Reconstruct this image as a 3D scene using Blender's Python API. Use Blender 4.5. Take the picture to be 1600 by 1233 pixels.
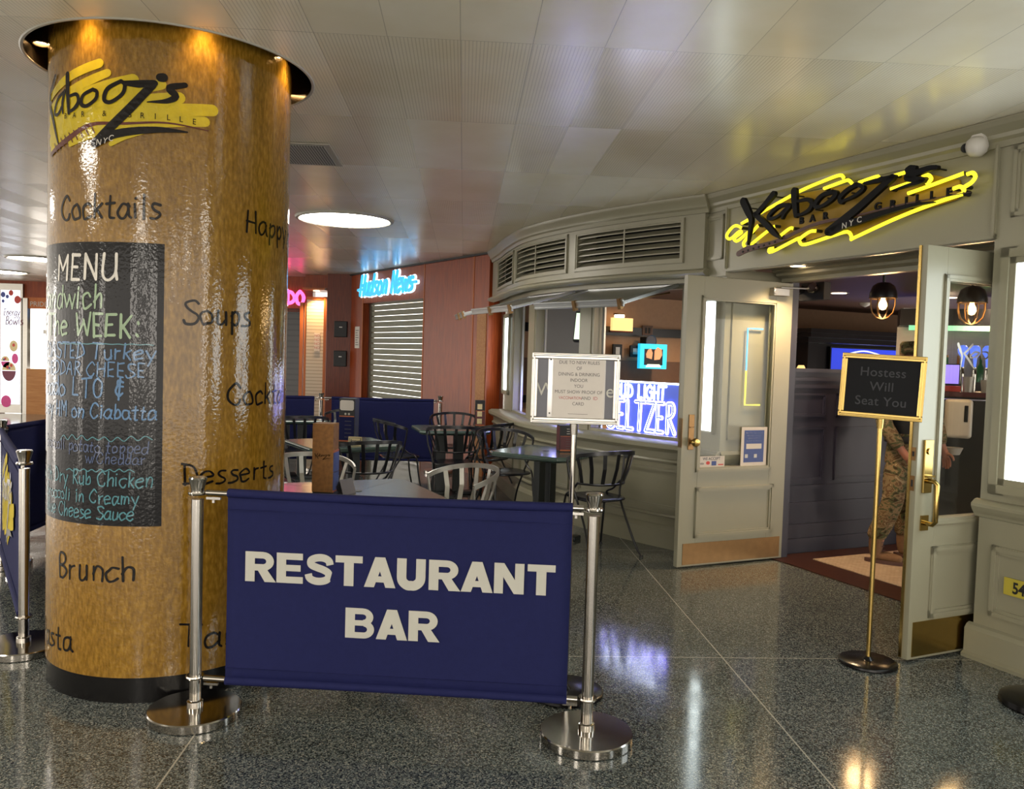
import bpy, bmesh, math, random
from mathutils import Vector, Matrix
random.seed(7)
for o in list(bpy.data.objects): bpy.data.objects.remove(o)
S = bpy.context.scene
COL = S.collection
PI = math.pi
# ------------------------------------------------------------------ camera
FPX, EYE, HC = 1300.0, 1.55, 2.87
pitch, roll = math.atan(58.5/FPX), math.radians(1.75)
fwd = Vector((0, math.cos(pitch), -math.sin(pitch))); rt = Vector((1, 0, 0)); up = rt.cross(fwd)
cr, sr = math.cos(roll), math.sin(roll)
R_, U_ = rt*cr + up*sr, up*cr - rt*sr
cam_d = bpy.data.cameras.new('camera'); cam = bpy.data.objects.new('camera', cam_d); COL.objects.link(cam)
cam_d.sensor_fit = 'HORIZONTAL'; cam_d.sensor_width = 36.0; cam_d.lens = 36.0*FPX/1600.0
cam_d.clip_start = 0.05; cam_d.clip_end = 200
cam.matrix_world = Matrix(((R_.x, U_.x, -fwd.x, 0), (R_.y, U_.y, -fwd.y, 0), (R_.z, U_.z, -fwd.z, EYE), (0, 0, 0, 1)))
S.camera = cam
EYEV = Vector((0, 0, EYE))
def ray(x, y): return (fwd*FPX + R_*(x-800) + U_*(616.5-y)).normalized()
def onz(x, y, z=0.0):                      # where the sight line through a pixel meets the height z
    d = ray(x, y); return EYEV + d*((z-EYE)/d.z)
def atY(x, y, Y):
    d = ray(x, y); return EYEV + d*(Y/d.y)
# ------------------------------------------------------------------ view, world
vs = S.view_settings
vs.view_transform = 'Standard'; vs.look = 'None'; vs.gamma = 1.0; vs.use_curve_mapping = False
vs.exposure = 1.33
W = bpy.data.worlds.new('world'); S.world = W; W.use_nodes = True
# even warm surround; bright bands at eye level added for streaked reflections on the column
_wn = W.node_tree; _L = _wn.links.new
def _n(t, **k):
    n = _wn.nodes.new(t)
    for a, v in k.items(): setattr(n, a, v)
    return n
def _m(op, a, b=None):
    n = _n('ShaderNodeMath', operation=op)
    for i, q in enumerate((a, b)):
        if q is None: continue
        if isinstance(q, (int, float)): n.inputs[i].default_value = q
        else: _L(q, n.inputs[i])
    return n.outputs[0]
_tc = _n('ShaderNodeTexCoord'); _sx = _n('ShaderNodeSeparateXYZ'); _L(_tc.outputs['Generated'], _sx.inputs[0])
_az = _m('MULTIPLY', _m('ARCTAN2', _sx.outputs[0], _sx.outputs[1]), 7.0)
_cb = _n('ShaderNodeCombineXYZ'); _L(_m('FLOOR', _az), _cb.inputs[0]); _w = _n('ShaderNodeTexWhiteNoise', noise_dimensions='2D'); _L(_cb.outputs[0], _w.inputs['Vector'])
_fr = _m('FRACT', _az)
_band = _m('MULTIPLY', _m('MULTIPLY', _m('GREATER_THAN', _w.outputs[0], 0.62), _m('MULTIPLY', _m('GREATER_THAN', _fr, 0.3), _m('LESS_THAN', _fr, 0.7))), _m('MULTIPLY', _m('GREATER_THAN', _sx.outputs[2], -0.06), _m('LESS_THAN', _sx.outputs[2], 0.16)))
_bg = W.node_tree.nodes['Background']; _bg.inputs[0].default_value = (1.0, 0.92, 0.82, 1)
_L(_m('ADD', _m('MULTIPLY', _band, 5.0), 1.3), _bg.inputs[1])
# ------------------------------------------------------------------ materials
def lin(c):
    c = c/255.0
    return c/12.92 if c <= 0.04045 else ((c+0.055)/1.055)**2.4
def rgb(r, g, b, k=0.67): return (lin(r)*k, lin(g)*k, lin(b)*k, 1)   # ceiling brightness put into colour: other swatches are dimmed against the raised exposure
MATS = {}
def base(name):
    m = bpy.data.materials.new(name); m.use_nodes = True
    nt = m.node_tree; b = nt.nodes['Principled BSDF']; MATS[name] = m
    return m, nt, b
def N(nt, t, **k):
    n = nt.nodes.new(t)
    for a, v in k.items(): setattr(n, a, v)
    return n
def ramp(nt, stops, interp='LINEAR'):
    r = N(nt, 'ShaderNodeValToRGB'); r.color_ramp.interpolation = interp
    e = r.color_ramp.elements
    while len(e) < len(stops): e.new(0.5)
    for i, (p, c) in enumerate(stops): e[i].position = p; e[i].color = c
    return r
def objco(nt, scale=(1, 1, 1), rot=(0, 0, 0)):
    t = N(nt, 'ShaderNodeTexCoord'); m = N(nt, 'ShaderNodeMapping')
    m.inputs['Scale'].default_value = scale; m.inputs['Rotation'].default_value = rot
    nt.links.new(t.outputs['Object'], m.inputs[0]); return m
def pm(name, col, rough=0.5, metal=0.0, var=0.06, scale=18, bump=0.0, coat=0.0, spec=0.5, stretch=(1, 1, 1), bscale=None, detail=4):
    m, nt, b = base(name); L = nt.links.new
    co = objco(nt, stretch)
    nz = N(nt, 'ShaderNodeTexNoise'); nz.inputs['Scale'].default_value = scale; nz.inputs['Detail'].default_value = detail
    L(co.outputs[0], nz.inputs[0])
    lo = tuple(c*(1-var) for c in col[:3])+(1,); hi = tuple(min(1, c*(1+var)) for c in col[:3])+(1,)
    rp = ramp(nt, [(0.3, lo), (0.7, hi)]); L(nz.outputs[0], rp.inputs[0]); L(rp.outputs[0], b.inputs['Base Color'])
    b.inputs['Roughness'].default_value = rough; b.inputs['Metallic'].default_value = metal
    b.inputs['Specular IOR Level'].default_value = spec
    if coat: b.inputs['Coat Weight'].default_value = coat; b.inputs['Coat Roughness'].default_value = 0.08
    if bump:
        n2 = N(nt, 'ShaderNodeTexNoise'); n2.inputs['Scale'].default_value = bscale or scale*6; L(co.outputs[0], n2.inputs[0])
        bp = N(nt, 'ShaderNodeBump'); bp.inputs['Strength'].default_value = bump; bp.inputs['Distance'].default_value = 0.004
        L(n2.outputs[0], bp.inputs['Height']); L(bp.outputs[0], b.inputs['Normal'])
    return m
def em(name, col, strength, base_col=None):
    m, nt, b = base(name)
    b.inputs['Base Color'].default_value = base_col or col; b.inputs['Emission Color'].default_value = col
    b.inputs['Emission Strength'].default_value = strength*0.69; b.inputs['Roughness'].default_value = 0.4
    return m
def glass(name, tint=(1, 1, 1, 1), refl=0.10, rough=0.0):
    m, nt, b = base(name); L = nt.links.new
    tr = N(nt, 'ShaderNodeBsdfTransparent'); tr.inputs[0].default_value = tint
    gl = N(nt, 'ShaderNodeBsdfGlossy'); gl.inputs['Roughness'].default_value = rough
    lw = N(nt, 'ShaderNodeLayerWeight'); lw.inputs[0].default_value = 0.5
    fr = N(nt, 'ShaderNodeMath', operation='POWER'); L(lw.outputs['Facing'], fr.inputs[0]); fr.inputs[1].default_value = 4.0
    ad = N(nt, 'ShaderNodeMath', operation='ADD', use_clamp=True); ad.inputs[1].default_value = refl
    mx = N(nt, 'ShaderNodeMixShader'); out = nt.nodes['Material Output']
    L(fr.outputs[0], ad.inputs[0]); L(ad.outputs[0], mx.inputs[0]); L(tr.outputs[0], mx.inputs[1]); L(gl.outputs[0], mx.inputs[2]); L(mx.outputs[0], out.inputs[0])
    return m
GRID = math.radians(3.4)                    # the building grid is turned a little against the camera
def terrazzo():
    m, nt, b = base('terrazzo'); L = nt.links.new
    co = objco(nt, (1, 1, 1), (0, 0, -GRID))
    v = N(nt, 'ShaderNodeTexVoronoi'); v.inputs['Scale'].default_value = 210; L(co.outputs[0], v.inputs['Vector'])
    sep = N(nt, 'ShaderNodeSeparateColor'); L(v.outputs['Color'], sep.inputs[0])
    rp = ramp(nt, [(0, rgb(44, 49, 50)), (0.25, rgb(80, 87, 87)), (0.5, rgb(106, 113, 111)), (0.72, rgb(144, 149, 144)), (0.9, rgb(168, 166, 154)), (0.97, rgb(190, 185, 170))], 'CONSTANT')
    L(sep.outputs[0], rp.inputs[0])
    nz = N(nt, 'ShaderNodeTexNoise'); nz.inputs['Scale'].default_value = 1.1; L(co.outputs[0], nz.inputs[0])
    mul = N(nt, 'ShaderNodeMix', data_type='RGBA', blend_type='MULTIPLY'); mul.inputs[0].default_value = 1
    r2 = ramp(nt, [(0.3, (0.75, 0.78, 0.78, 1)), (0.7, (1, 1, 1, 1))]); L(nz.outputs[0], r2.inputs[0])
    L(rp.outputs[0], mul.inputs[6]); L(r2.outputs[0], mul.inputs[7])
    # divider strips: thin lines of the floor grid
    sx = N(nt, 'ShaderNodeSeparateXYZ'); L(co.outputs[0], sx.inputs[0])
    outs = []
    for ax, per, off in ((0, 2.44, LINE_X), (1, 2.44, LINE_Y)):
        a = N(nt, 'ShaderNodeMath', operation='SUBTRACT'); L(sx.outputs[ax], a.inputs[0]); a.inputs[1].default_value = off - per*20
        p = N(nt, 'ShaderNodeMath', operation='PINGPONG'); L(a.outputs[0], p.inputs[0]); p.inputs[1].default_value = per/2
        l = N(nt, 'ShaderNodeMath', operation='LESS_THAN'); L(p.outputs[0], l.inputs[0]); l.inputs[1].default_value = 0.0035
        outs.append(l)
    mxm = N(nt, 'ShaderNodeMath', operation='MAXIMUM'); L(outs[0].outputs[0], mxm.inputs[0]); L(outs[1].outputs[0], mxm.inputs[1])
    mx = N(nt, 'ShaderNodeMix', data_type='RGBA'); L(mxm.outputs[0], mx.inputs[0]); L(mul.outputs[2], mx.inputs[6]); mx.inputs[7].default_value = rgb(190, 186, 172)
    L(mx.outputs[2], b.inputs['Base Color'])
    r3 = ramp(nt, [(0.35, (0.09, 0.09, 0.09, 1)), (0.7, (0.15, 0.15, 0.15, 1))]); n3 = N(nt, 'ShaderNodeTexNoise'); n3.inputs['Scale'].default_value = 5; L(co.outputs[0], n3.inputs[0])
    L(n3.outputs[0], r3.inputs[0]); L(r3.outputs[0], b.inputs['Roughness'])
    b.inputs['Specular IOR Level'].default_value = 0.6
    return m
def gridpt(p):
    c, s = math.cos(-GRID), math.sin(-GRID); return (c*p[0]-s*p[1], s*p[0]+c*p[1])
LINE_X = gridpt((1.126, 4.767))[0]; LINE_Y = gridpt((1.63, 4.353))[1]
def ceiling_mat():
    m, nt, b = base('ceiling_panels'); L = nt.links.new
    co = objco(nt, (1, 1, 1), (0, 0, -GRID))
    sx = N(nt, 'ShaderNodeSeparateXYZ'); L(co.outputs[0], sx.inputs[0])
    def M_(op, a, c=None):
        n = N(nt, 'ShaderNodeMath', operation=op)
        for i, q in enumerate((a, c)):
            if q is None: continue
            if isinstance(q, (int, float)): n.inputs[i].default_value = q
            else: L(q, n.inputs[i])
        return n.outputs[0]
    PX, PY = 0.305, 1.22
    gx = M_('DIVIDE', M_('ADD', sx.outputs[0], 30*PX+CEIL_X), PX); gy = M_('DIVIDE', M_('ADD', sx.outputs[1], 30*PY+CEIL_Y), PY)
    fx = M_('FRACT', gx); fy = M_('FRACT', gy); ix = M_('FLOOR', gx); iy = M_('FLOOR', gy)
    dx = M_('MULTIPLY', M_('MINIMUM', fx, M_('SUBTRACT', 1.0, fx)), PX); dy = M_('MULTIPLY', M_('MINIMUM', fy, M_('SUBTRACT', 1.0, fy)), PY)
    seam = M_('LESS_THAN', M_('MINIMUM', dx, dy), 0.0018)
    cb = N(nt, 'ShaderNodeCombineXYZ'); L(ix, cb.inputs[0]); L(iy, cb.inputs[1])
    wn = N(nt, 'ShaderNodeTexWhiteNoise'); wn.noise_dimensions = '2D'; L(cb.outputs[0], wn.inputs['Vector'])
    tint = ramp(nt, [(0, rgb(240, 232, 213, 1)), (0.5, rgb(244, 237, 219, 1)), (1, rgb(247, 241, 226, 1))]); L(wn.outputs[0], tint.inputs[0])
    # stain
    nz = N(nt, 'ShaderNodeTexNoise'); nz.inputs['Scale'].default_value = 1.6; nz.inputs['Detail'].default_value = 6; L(co.outputs[0], nz.inputs[0])
    st = ramp(nt, [(0.35, (1, 1, 1, 1)), (0.75, (0.86, 0.82, 0.72, 1))]); L(nz.outputs[0], st.inputs[0])
    mul = N(nt, 'ShaderNodeMix', data_type='RGBA', blend_type='MULTIPLY'); mul.inputs[0].default_value = 1; L(tint.outputs[0], mul.inputs[6]); L(st.outputs[0], mul.inputs[7])
    # rows of perforated panels carry fine ribs
    rib = M_('LESS_THAN', M_('FRACT', M_('MULTIPLY', sx.outputs[0], 62.0)), 0.3)
    ribrow = M_('GREATER_THAN', M_('SINE', M_('MULTIPLY', M_('ADD', iy, M_('MULTIPLY', M_('GREATER_THAN', wn.outputs[0], 0.86), 1.0)), 2.3)), 0.1)
    ribs = M_('MULTIPLY', rib, ribrow)
    dk = N(nt, 'ShaderNodeMix', data_type='RGBA', blend_type='MULTIPLY'); L(M_('MULTIPLY', ribs, 0.30), dk.inputs[0]); L(mul.outputs[2], dk.inputs[6]); dk.inputs[7].default_value = (0.35, 0.32, 0.28, 1)
    sm = N(nt, 'ShaderNodeMix', data_type='RGBA'); L(M_('MULTIPLY', seam, M_('ADD', 0.25, M_('MULTIPLY', wn.outputs[0], 0.35))), sm.inputs[0]); L(dk.outputs[2], sm.inputs[6]); sm.inputs[7].default_value = rgb(120, 114, 102)
    L(sm.outputs[2], b.inputs['Base Color'])
    rr = N(nt, 'ShaderNodeMapRange'); L(wn.outputs[0], rr.inputs[0]); rr.inputs[3].default_value = 0.20; rr.inputs[4].default_value = 0.30
    L(rr.outputs[0], b.inputs['Roughness']); b.inputs['Specular IOR Level'].default_value = 0.6; b.inputs['Metallic'].default_value = 0.08
    bp = N(nt, 'ShaderNodeBump'); bp.inputs['Strength'].default_value = 0.06; bp.inputs['Distance'].default_value = 0.004
    n4 = N(nt, 'ShaderNodeTexNoise'); n4.inputs['Scale'].default_value = 5.0; L(co.outputs[0], n4.inputs[0]); L(n4.outputs[0], bp.inputs['Height']); L(bp.outputs[0], b.inputs['Normal'])
    return m
CEIL_X = 0.05; CEIL_Y = 0.10
def wrap_mat():
    m, nt, b = base('column_wrap'); L = nt.links.new
    co = objco(nt, (1, 1, 0.35))
    nz = N(nt, 'ShaderNodeTexNoise'); nz.inputs['Scale'].default_value = 75; nz.inputs['Detail'].default_value = 3; L(co.outputs[0], nz.inputs[0])
    n5 = N(nt, 'ShaderNodeTexNoise'); n5.inputs['Scale'].default_value = 3; L(co.outputs[0], n5.inputs[0])
    rp = ramp(nt, [(0.28, rgb(126, 92, 26)), (0.5, rgb(148, 110, 36)), (0.74, rgb(174, 134, 52))]); L(nz.outputs[0], rp.inputs[0])
    r5 = ramp(nt, [(0.3, (0.85, 0.82, 0.78, 1)), (0.7, (1, 1, 1, 1))]); L(n5.outputs[0], r5.inputs[0])
    mul = N(nt, 'ShaderNodeMix', data_type='RGBA', blend_type='MULTIPLY'); mul.inputs[0].default_value = 1; L(rp.outputs[0], mul.inputs[6]); L(r5.outputs[0], mul.inputs[7])
    L(mul.outputs[2], b.inputs['Base Color'])
    orange_peel(nt, b, 0.38)
    b.inputs['Roughness'].default_value = 0.10
    return m
def orange_peel(nt, b, st):
    L = nt.links.new
    c2 = objco(nt, (1, 1, 1)); n2 = N(nt, 'ShaderNodeTexNoise'); n2.inputs['Scale'].default_value = 70; n2.inputs['Detail'].default_value = 1; L(c2.outputs[0], n2.inputs[0])
    bp = N(nt, 'ShaderNodeBump'); bp.inputs['Strength'].default_value = st; bp.inputs['Distance'].default_value = 0.002; L(n2.outputs[0], bp.inputs['Height']); L(bp.outputs[0], b.inputs['Normal'])
def peel(name, col, rough=0.12, var=0.1):
    m = pm(name, col, rough, var=var, spec=0.35); nt = m.node_tree; orange_peel(nt, nt.nodes['Principled BSDF'], 0.34); return m
def wood_mat(name, c0, c1, rough=0.3, sc=6, along='z'):
    m, nt, b = base(name); L = nt.links.new
    st = {'z': (9, 9, 0.6), 'x': (0.6, 9, 9)}[along]
    co = objco(nt, st); nz = N(nt, 'ShaderNodeTexNoise'); nz.inputs['Scale'].default_value = sc; nz.inputs['Detail'].default_value = 6; nz.inputs['Distortion'].default_value = 0.6; L(co.outputs[0], nz.inputs[0])
    rp = ramp(nt, [(0.3, c0), (0.7, c1)]); L(nz.outputs[0], rp.inputs[0]); L(rp.outputs[0], b.inputs['Base Color']); b.inputs['Roughness'].default_value = rough+.08; b.inputs['Specular IOR Level'].default_value = 0.22
    return m
def camo_mat():
    m, nt, b = base('camouflage_cloth'); L = nt.links.new
    co = objco(nt, (1, 1, 1.6)); nz = N(nt, 'ShaderNodeTexNoise'); nz.inputs['Scale'].default_value = 11; nz.inputs['Detail'].default_value = 3; nz.inputs['Distortion'].default_value = 1.2; L(co.outputs[0], nz.inputs[0])
    rp = ramp(nt, [(0, rgb(70, 58, 42)), (0.38, rgb(96, 98, 66)), (0.47, rgb(150, 128, 96)), (0.56, rgb(118, 92, 64)), (0.63, rgb(172, 152, 118))], 'CONSTANT'); L(nz.outputs[0], rp.inputs[0]); L(rp.outputs[0], b.inputs['Base Color'])
    b.inputs['Roughness'].default_value = 0.9; b.inputs['Specular IOR Level'].default_value = 0.2
    n2 = N(nt, 'ShaderNodeTexNoise'); n2.inputs['Scale'].default_value = 16; bp = N(nt, 'ShaderNodeBump'); bp.inputs['Strength'].default_value = 0.6; bp.inputs['Distance'].default_value = 0.02; L(n2.outputs[0], bp.inputs['Height']); L(bp.outputs[0], b.inputs['Normal'])
    return m
def brickish(name, c1, c2, mortar, sc, w=0.5, h=0.25, rough=0.5, vec=None):
    m, nt, b = base(name); L = nt.links.new
    co = objco(nt); t = N(nt, 'ShaderNodeTexBrick'); t.inputs['Scale'].default_value = sc; t.inputs['Color1'].default_value = c1; t.inputs['Color2'].default_value = c2; t.inputs['Mortar'].default_value = mortar
    t.inputs['Brick Width'].default_value = w; t.inputs['Row Height'].default_value = h; t.inputs['Mortar Size'].default_value = 0.015
    L(co.outputs[0], t.inputs[0]); L(t.outputs[0], b.inputs['Base Color']); b.inputs['Roughness'].default_value = rough
    return m
def stripes(name, c1, c2, per, duty, rough=0.4, metal=0.0, axis=2, bump=0.6):
    m, nt, b = base(name); L = nt.links.new
    co = objco(nt); sx = N(nt, 'ShaderNodeSeparateXYZ'); L(co.outputs[0], sx.inputs[0])
    a = N(nt, 'ShaderNodeMath', operation='DIVIDE'); L(sx.outputs[axis], a.inputs[0]); a.inputs[1].default_value = per
    f = N(nt, 'ShaderNodeMath', operation='FRACT'); L(a.outputs[0], f.inputs[0])
    rp = ramp(nt, [(0, c2), (duty, c2), (duty+0.03, c1), (1, c1)]); L(f.outputs[0], rp.inputs[0]); L(rp.outputs[0], b.inputs['Base Color'])
    b.inputs['Roughness'].default_value = rough; b.inputs['Metallic'].default_value = metal
    return m
terrazzo(); ceiling_mat(); wrap_mat(); camo_mat()
pm('sage_paint', rgb(160, 156, 132), 0.34, var=0.02, scale=4, bump=0.03, bscale=60)
pm('sage_dark', rgb(120, 116, 98), 0.4, var=0.03)
pm('navy_paint', rgb(42, 40, 58), 0.42, var=0.04, scale=6)
pm('slat_grey', rgb(164, 164, 148), 0.65, var=0.05, spec=0.2)
pm('navy_canvas', rgb(32, 36, 82), 0.75, var=0.05, scale=40, bump=0.12, bscale=420, spec=0.12)
pm('canvas_print', rgb(200, 198, 186), 0.6, var=0.02)
pm('stainless', rgb(205, 200, 192), 0.13, 1.0, var=0.03, scale=30)
pm('brushed_steel', rgb(190, 186, 178), 0.3, 1.0, var=0.05, scale=8, stretch=(1, 1, 12))
pm('aluminium', rgb(205, 208, 208), 0.3, 0.85, var=0.03)
pm('brass', rgb(198, 168, 98), 0.22, 1.0, var=0.05)
pm('brass_dull', rgb(150, 118, 80), 0.36, 1.0, var=0.08)
pm('black_gloss', rgb(14, 13, 14), 0.22, var=0.15, spec=0.3)
pm('black_matte', rgb(22, 22, 24), 0.6, var=0.1)
pm('black_iron', rgb(20, 21, 26), 0.28, var=0.1)
pm('silver_iron', rgb(186, 184, 176), 0.32, 0.6, var=0.04)
pm('table_green', rgb(70, 92, 84), 0.20, var=0.06, scale=10, coat=0.3)
pm('table_sheen', rgb(128, 132, 128), 0.22, var=0.04, scale=10, coat=0.3)  # same green top, greyed: the ceiling's reflection is put into the colour
pm('table_base', rgb(28, 36, 36), 0.4, var=0.08)
pm('white_plastic', rgb(226, 222, 212), 0.35, var=0.02)
pm('white_paper', rgb(226, 218, 208), 0.6, var=0.02)
pm('plastic_sleeve', rgb(206, 200, 192), 0.08, var=0.03, coat=0.6)
pm('grey_print', rgb(92, 90, 90), 0.6)
pm('red_print', rgb(190, 90, 84), 0.6)
pm('board_charcoal', rgb(70, 70, 82), 0.35)
pm('letterboard', rgb(14, 15, 18), 0.6, spec=0.15)
pm('dark_grey_letter', rgb(66, 66, 70), 0.6, spec=0.2)
pm('cove_metal', rgb(120, 102, 80), 0.2, 0.9, var=0.2, scale=5)
pm('trim_white', rgb(206, 200, 184), 0.4, var=0.02)
peel('ink_black', rgb(24, 20, 18)); peel('board_black', rgb(16, 15, 17), 0.08); peel('logo_yellow', rgb(216, 192, 40)); peel('logo_brown', rgb(104, 52, 40))
peel('chalk_white', rgb(232, 226, 214)); peel('chalk_green', rgb(150, 176, 138)); peel('chalk_blue', rgb(74, 120, 164)); peel('chalk_dim', rgb(64, 80, 116)); peel('chalk_teal', rgb(74, 132, 142))
pm('sign_black', rgb(15, 16, 20), 0.5, var=0.1, spec=0.15)
pm('sign_backing', rgb(176, 140, 36), 0.45, var=0.08)
pm('print_yellow', rgb(214, 190, 44), 0.7, spec=0.2)
pm('neck_brown', rgb(104, 72, 66), 0.5, var=0.12, scale=60)
wood_mat('mahogany', rgb(132, 52, 20), rgb(168, 78, 34), 0.28)
wood_mat('mahogany_dark', rgb(96, 40, 24), rgb(126, 58, 34), 0.3)
wood_mat('orange_wood', rgb(186, 100, 48), rgb(208, 124, 66), 0.35)
wood_mat('pale_wood', rgb(168, 112, 62), rgb(198, 142, 88), 0.4, along='x')
wood_mat('threshold_wood', rgb(58, 32, 26), rgb(80, 46, 36), 0.32, along='x')
pm('kraft', rgb(160, 112, 60), 0.75, var=0.22, scale=45)
stripes('shutter_steel', rgb(150, 150, 138), rgb(70, 70, 64), 0.088, 0.2, 0.4, 0.25)
stripes('shutter_black', rgb(42, 38, 38), rgb(14, 13, 14), 0.10, 0.3, 0.4)
stripes('shutter_white', rgb(214, 200, 178), rgb(170, 156, 136), 0.06, 0.2, 0.5)
stripes('vent_mesh', rgb(200, 198, 190), rgb(96, 94, 88), 0.018, 0.5, 0.5, axis=0)
brickish('mat_tiles', rgb(222, 200, 174), rgb(204, 178, 152), rgb(150, 124, 104), 16, 0.5, 0.5)
pm('warm_wall', rgb(190, 150, 116), 0.6, var=0.05)
pm('brown_wall', rgb(112, 84, 68), 0.6, var=0.06)
pm('dark_ceiling', rgb(104, 74, 64), 0.5, var=0.05)
pm('bar_black', rgb(18, 18, 24), 0.3, var=0.1)
pm('maroon', rgb(96, 34, 40), 0.5)
pm('skin', rgb(196, 132, 108), 0.5, var=0.06)
pm('boot_suede', rgb(140, 104, 72), 0.8, var=0.12, scale=50)
pm('dark_cloth', rgb(28, 28, 32), 0.8)
pm('seat_black', rgb(18, 19, 26), 0.25, var=0.08)
em('light_disc', (1.0, 0.93, 0.82, 1), 19.5)
em('lightbox_white', (0.86, 0.96, 1.0, 1), 3.6)
em('poster_glow', (0.80, 0.86, 1.0, 1), 0.75)
em('neon_yellow', (1.0, 0.86, 0.03, 1), 0.8)
em('neon_tip', (1.0, 0.90, 0.45, 1), 1.0)
em('led_white', (0.78, 0.86, 1.0, 1), 3.6)
em('led_blue', (0.08, 0.14, 0.70, 1), 0.22)
em('led_purple', (0.42, 0.25, 1.0, 1), 2.2)
em('sign_cyan', (0.03, 0.42, 0.80, 1), 0.6)
em('sign_halo', (0.75, 0.90, 1.0, 1), 1.0)
em('sign_pink', (1.0, 0.12, 0.42, 1), 1.1)
em('spot_bulb', (1.0, 0.72, 0.36, 1), 26.0)
em('down_bulb', (1.0, 0.74, 0.46, 1), 9.0)
for _b in ('board_black', 'ink_black'): MATS[_b].node_tree.nodes['Principled BSDF'].inputs['Specular IOR Level'].default_value = 0.22
em('pendant_bulb', (1.0, 0.55, 0.20, 1), 8.0)
em('screen_blue', (0.03, 0.06, 0.70, 1), 0.45)
em('screen_white', (0.75, 0.8, 1.0, 1), 0.9)
em('screen_violet', (0.30, 0.22, 0.85, 1), 0.8)
em('screen_green', (0.62, 0.78, 0.55, 1), 0.9)
em('screen_frame', (0.02, 0.42, 0.75, 1), 0.8)
em('screen_warm', (0.62, 0.26, 0.14, 1), 0.30)
em('strip_blue', (0.08, 0.38, 0.95, 1), 0.9)
em('strip_yellow', (0.85, 0.75, 0.08, 1), 0.8)
em('panel_amber', (1.0, 0.62, 0.22, 1), 0.75)
em('green_glow', (0.25, 0.75, 0.40, 1), 0.5)
em('tap_blue', (0.12, 0.22, 0.9, 1), 0.6)
pm('bowl_pink', rgb(226, 70, 150), 0.5); pm('bowl_plum', rgb(120, 40, 70), 0.5); pm('bowl_cream', rgb(236, 216, 160), 0.5); pm('berry_red', rgb(214, 60, 48), 0.5); pm('berry_blue', rgb(70, 84, 170), 0.5)
pm('yellow_plate', rgb(206, 190, 66), 0.5); pm('cover_blue', rgb(62, 84, 150), 0.5); pm('tin_silver', rgb(196, 192, 184), 0.35, 0.3)
pm('bottle_green', rgb(40, 110, 70), 0.15); pm('bottle_amber', rgb(150, 90, 40), 0.15)
pm('orange_edge', rgb(206, 112, 62), 0.6)
glass('clear_glass', (0.96, 0.98, 0.96, 1), 0.03); glass('door_glass', (0.95, 0.96, 0.94, 1), 0.025); glass('sash_glass', (0.80, 0.85, 0.84, 1), 0.30, 0.25)
def mt(n): return MATS[n]
# ------------------------------------------------------------------ mesh helpers
FRAME = {}
def I4(): return Matrix.Identity(4)
def fr(o, X):                               # X = viewer's right, Y = away from the viewer, Z up
    X = Vector((X[0], X[1], 0)).normalized(); Y = Vector((-X.y, X.x, 0))
    return Matrix(((X.x, Y.x, 0, o[0]), (X.y, Y.y, 0, o[1]), (0, 0, 1, o[2]), (0, 0, 0, 1)))
def onface(M, off=0.0, ox=0.0, oz=0.0):     # drawing surface on the front of such a frame
    return lambda u, v, h=0.0: M @ Vector((u+ox, -(h+off), v+oz))
def smooth(P, k=5, closed=False):
    P = [Vector(p) for p in P]
    if len(P) < 3: return P
    Q = ([P[-2]] + P + [P[1]]) if closed else ([P[0]*2-P[1]] + P + [P[-1]*2-P[-2]])
    out = []
    for i in range(1, len(Q)-2):
        a, b, c, d = Q[i-1:i+3]
        for j in range(k):
            t = j/k; out.append(0.5*((2*b)+(c-a)*t+(2*a-5*b+4*c-d)*t*t+(3*b-a-3*c+d)*t**3))
    out.append(P[-1]); return out
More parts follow.
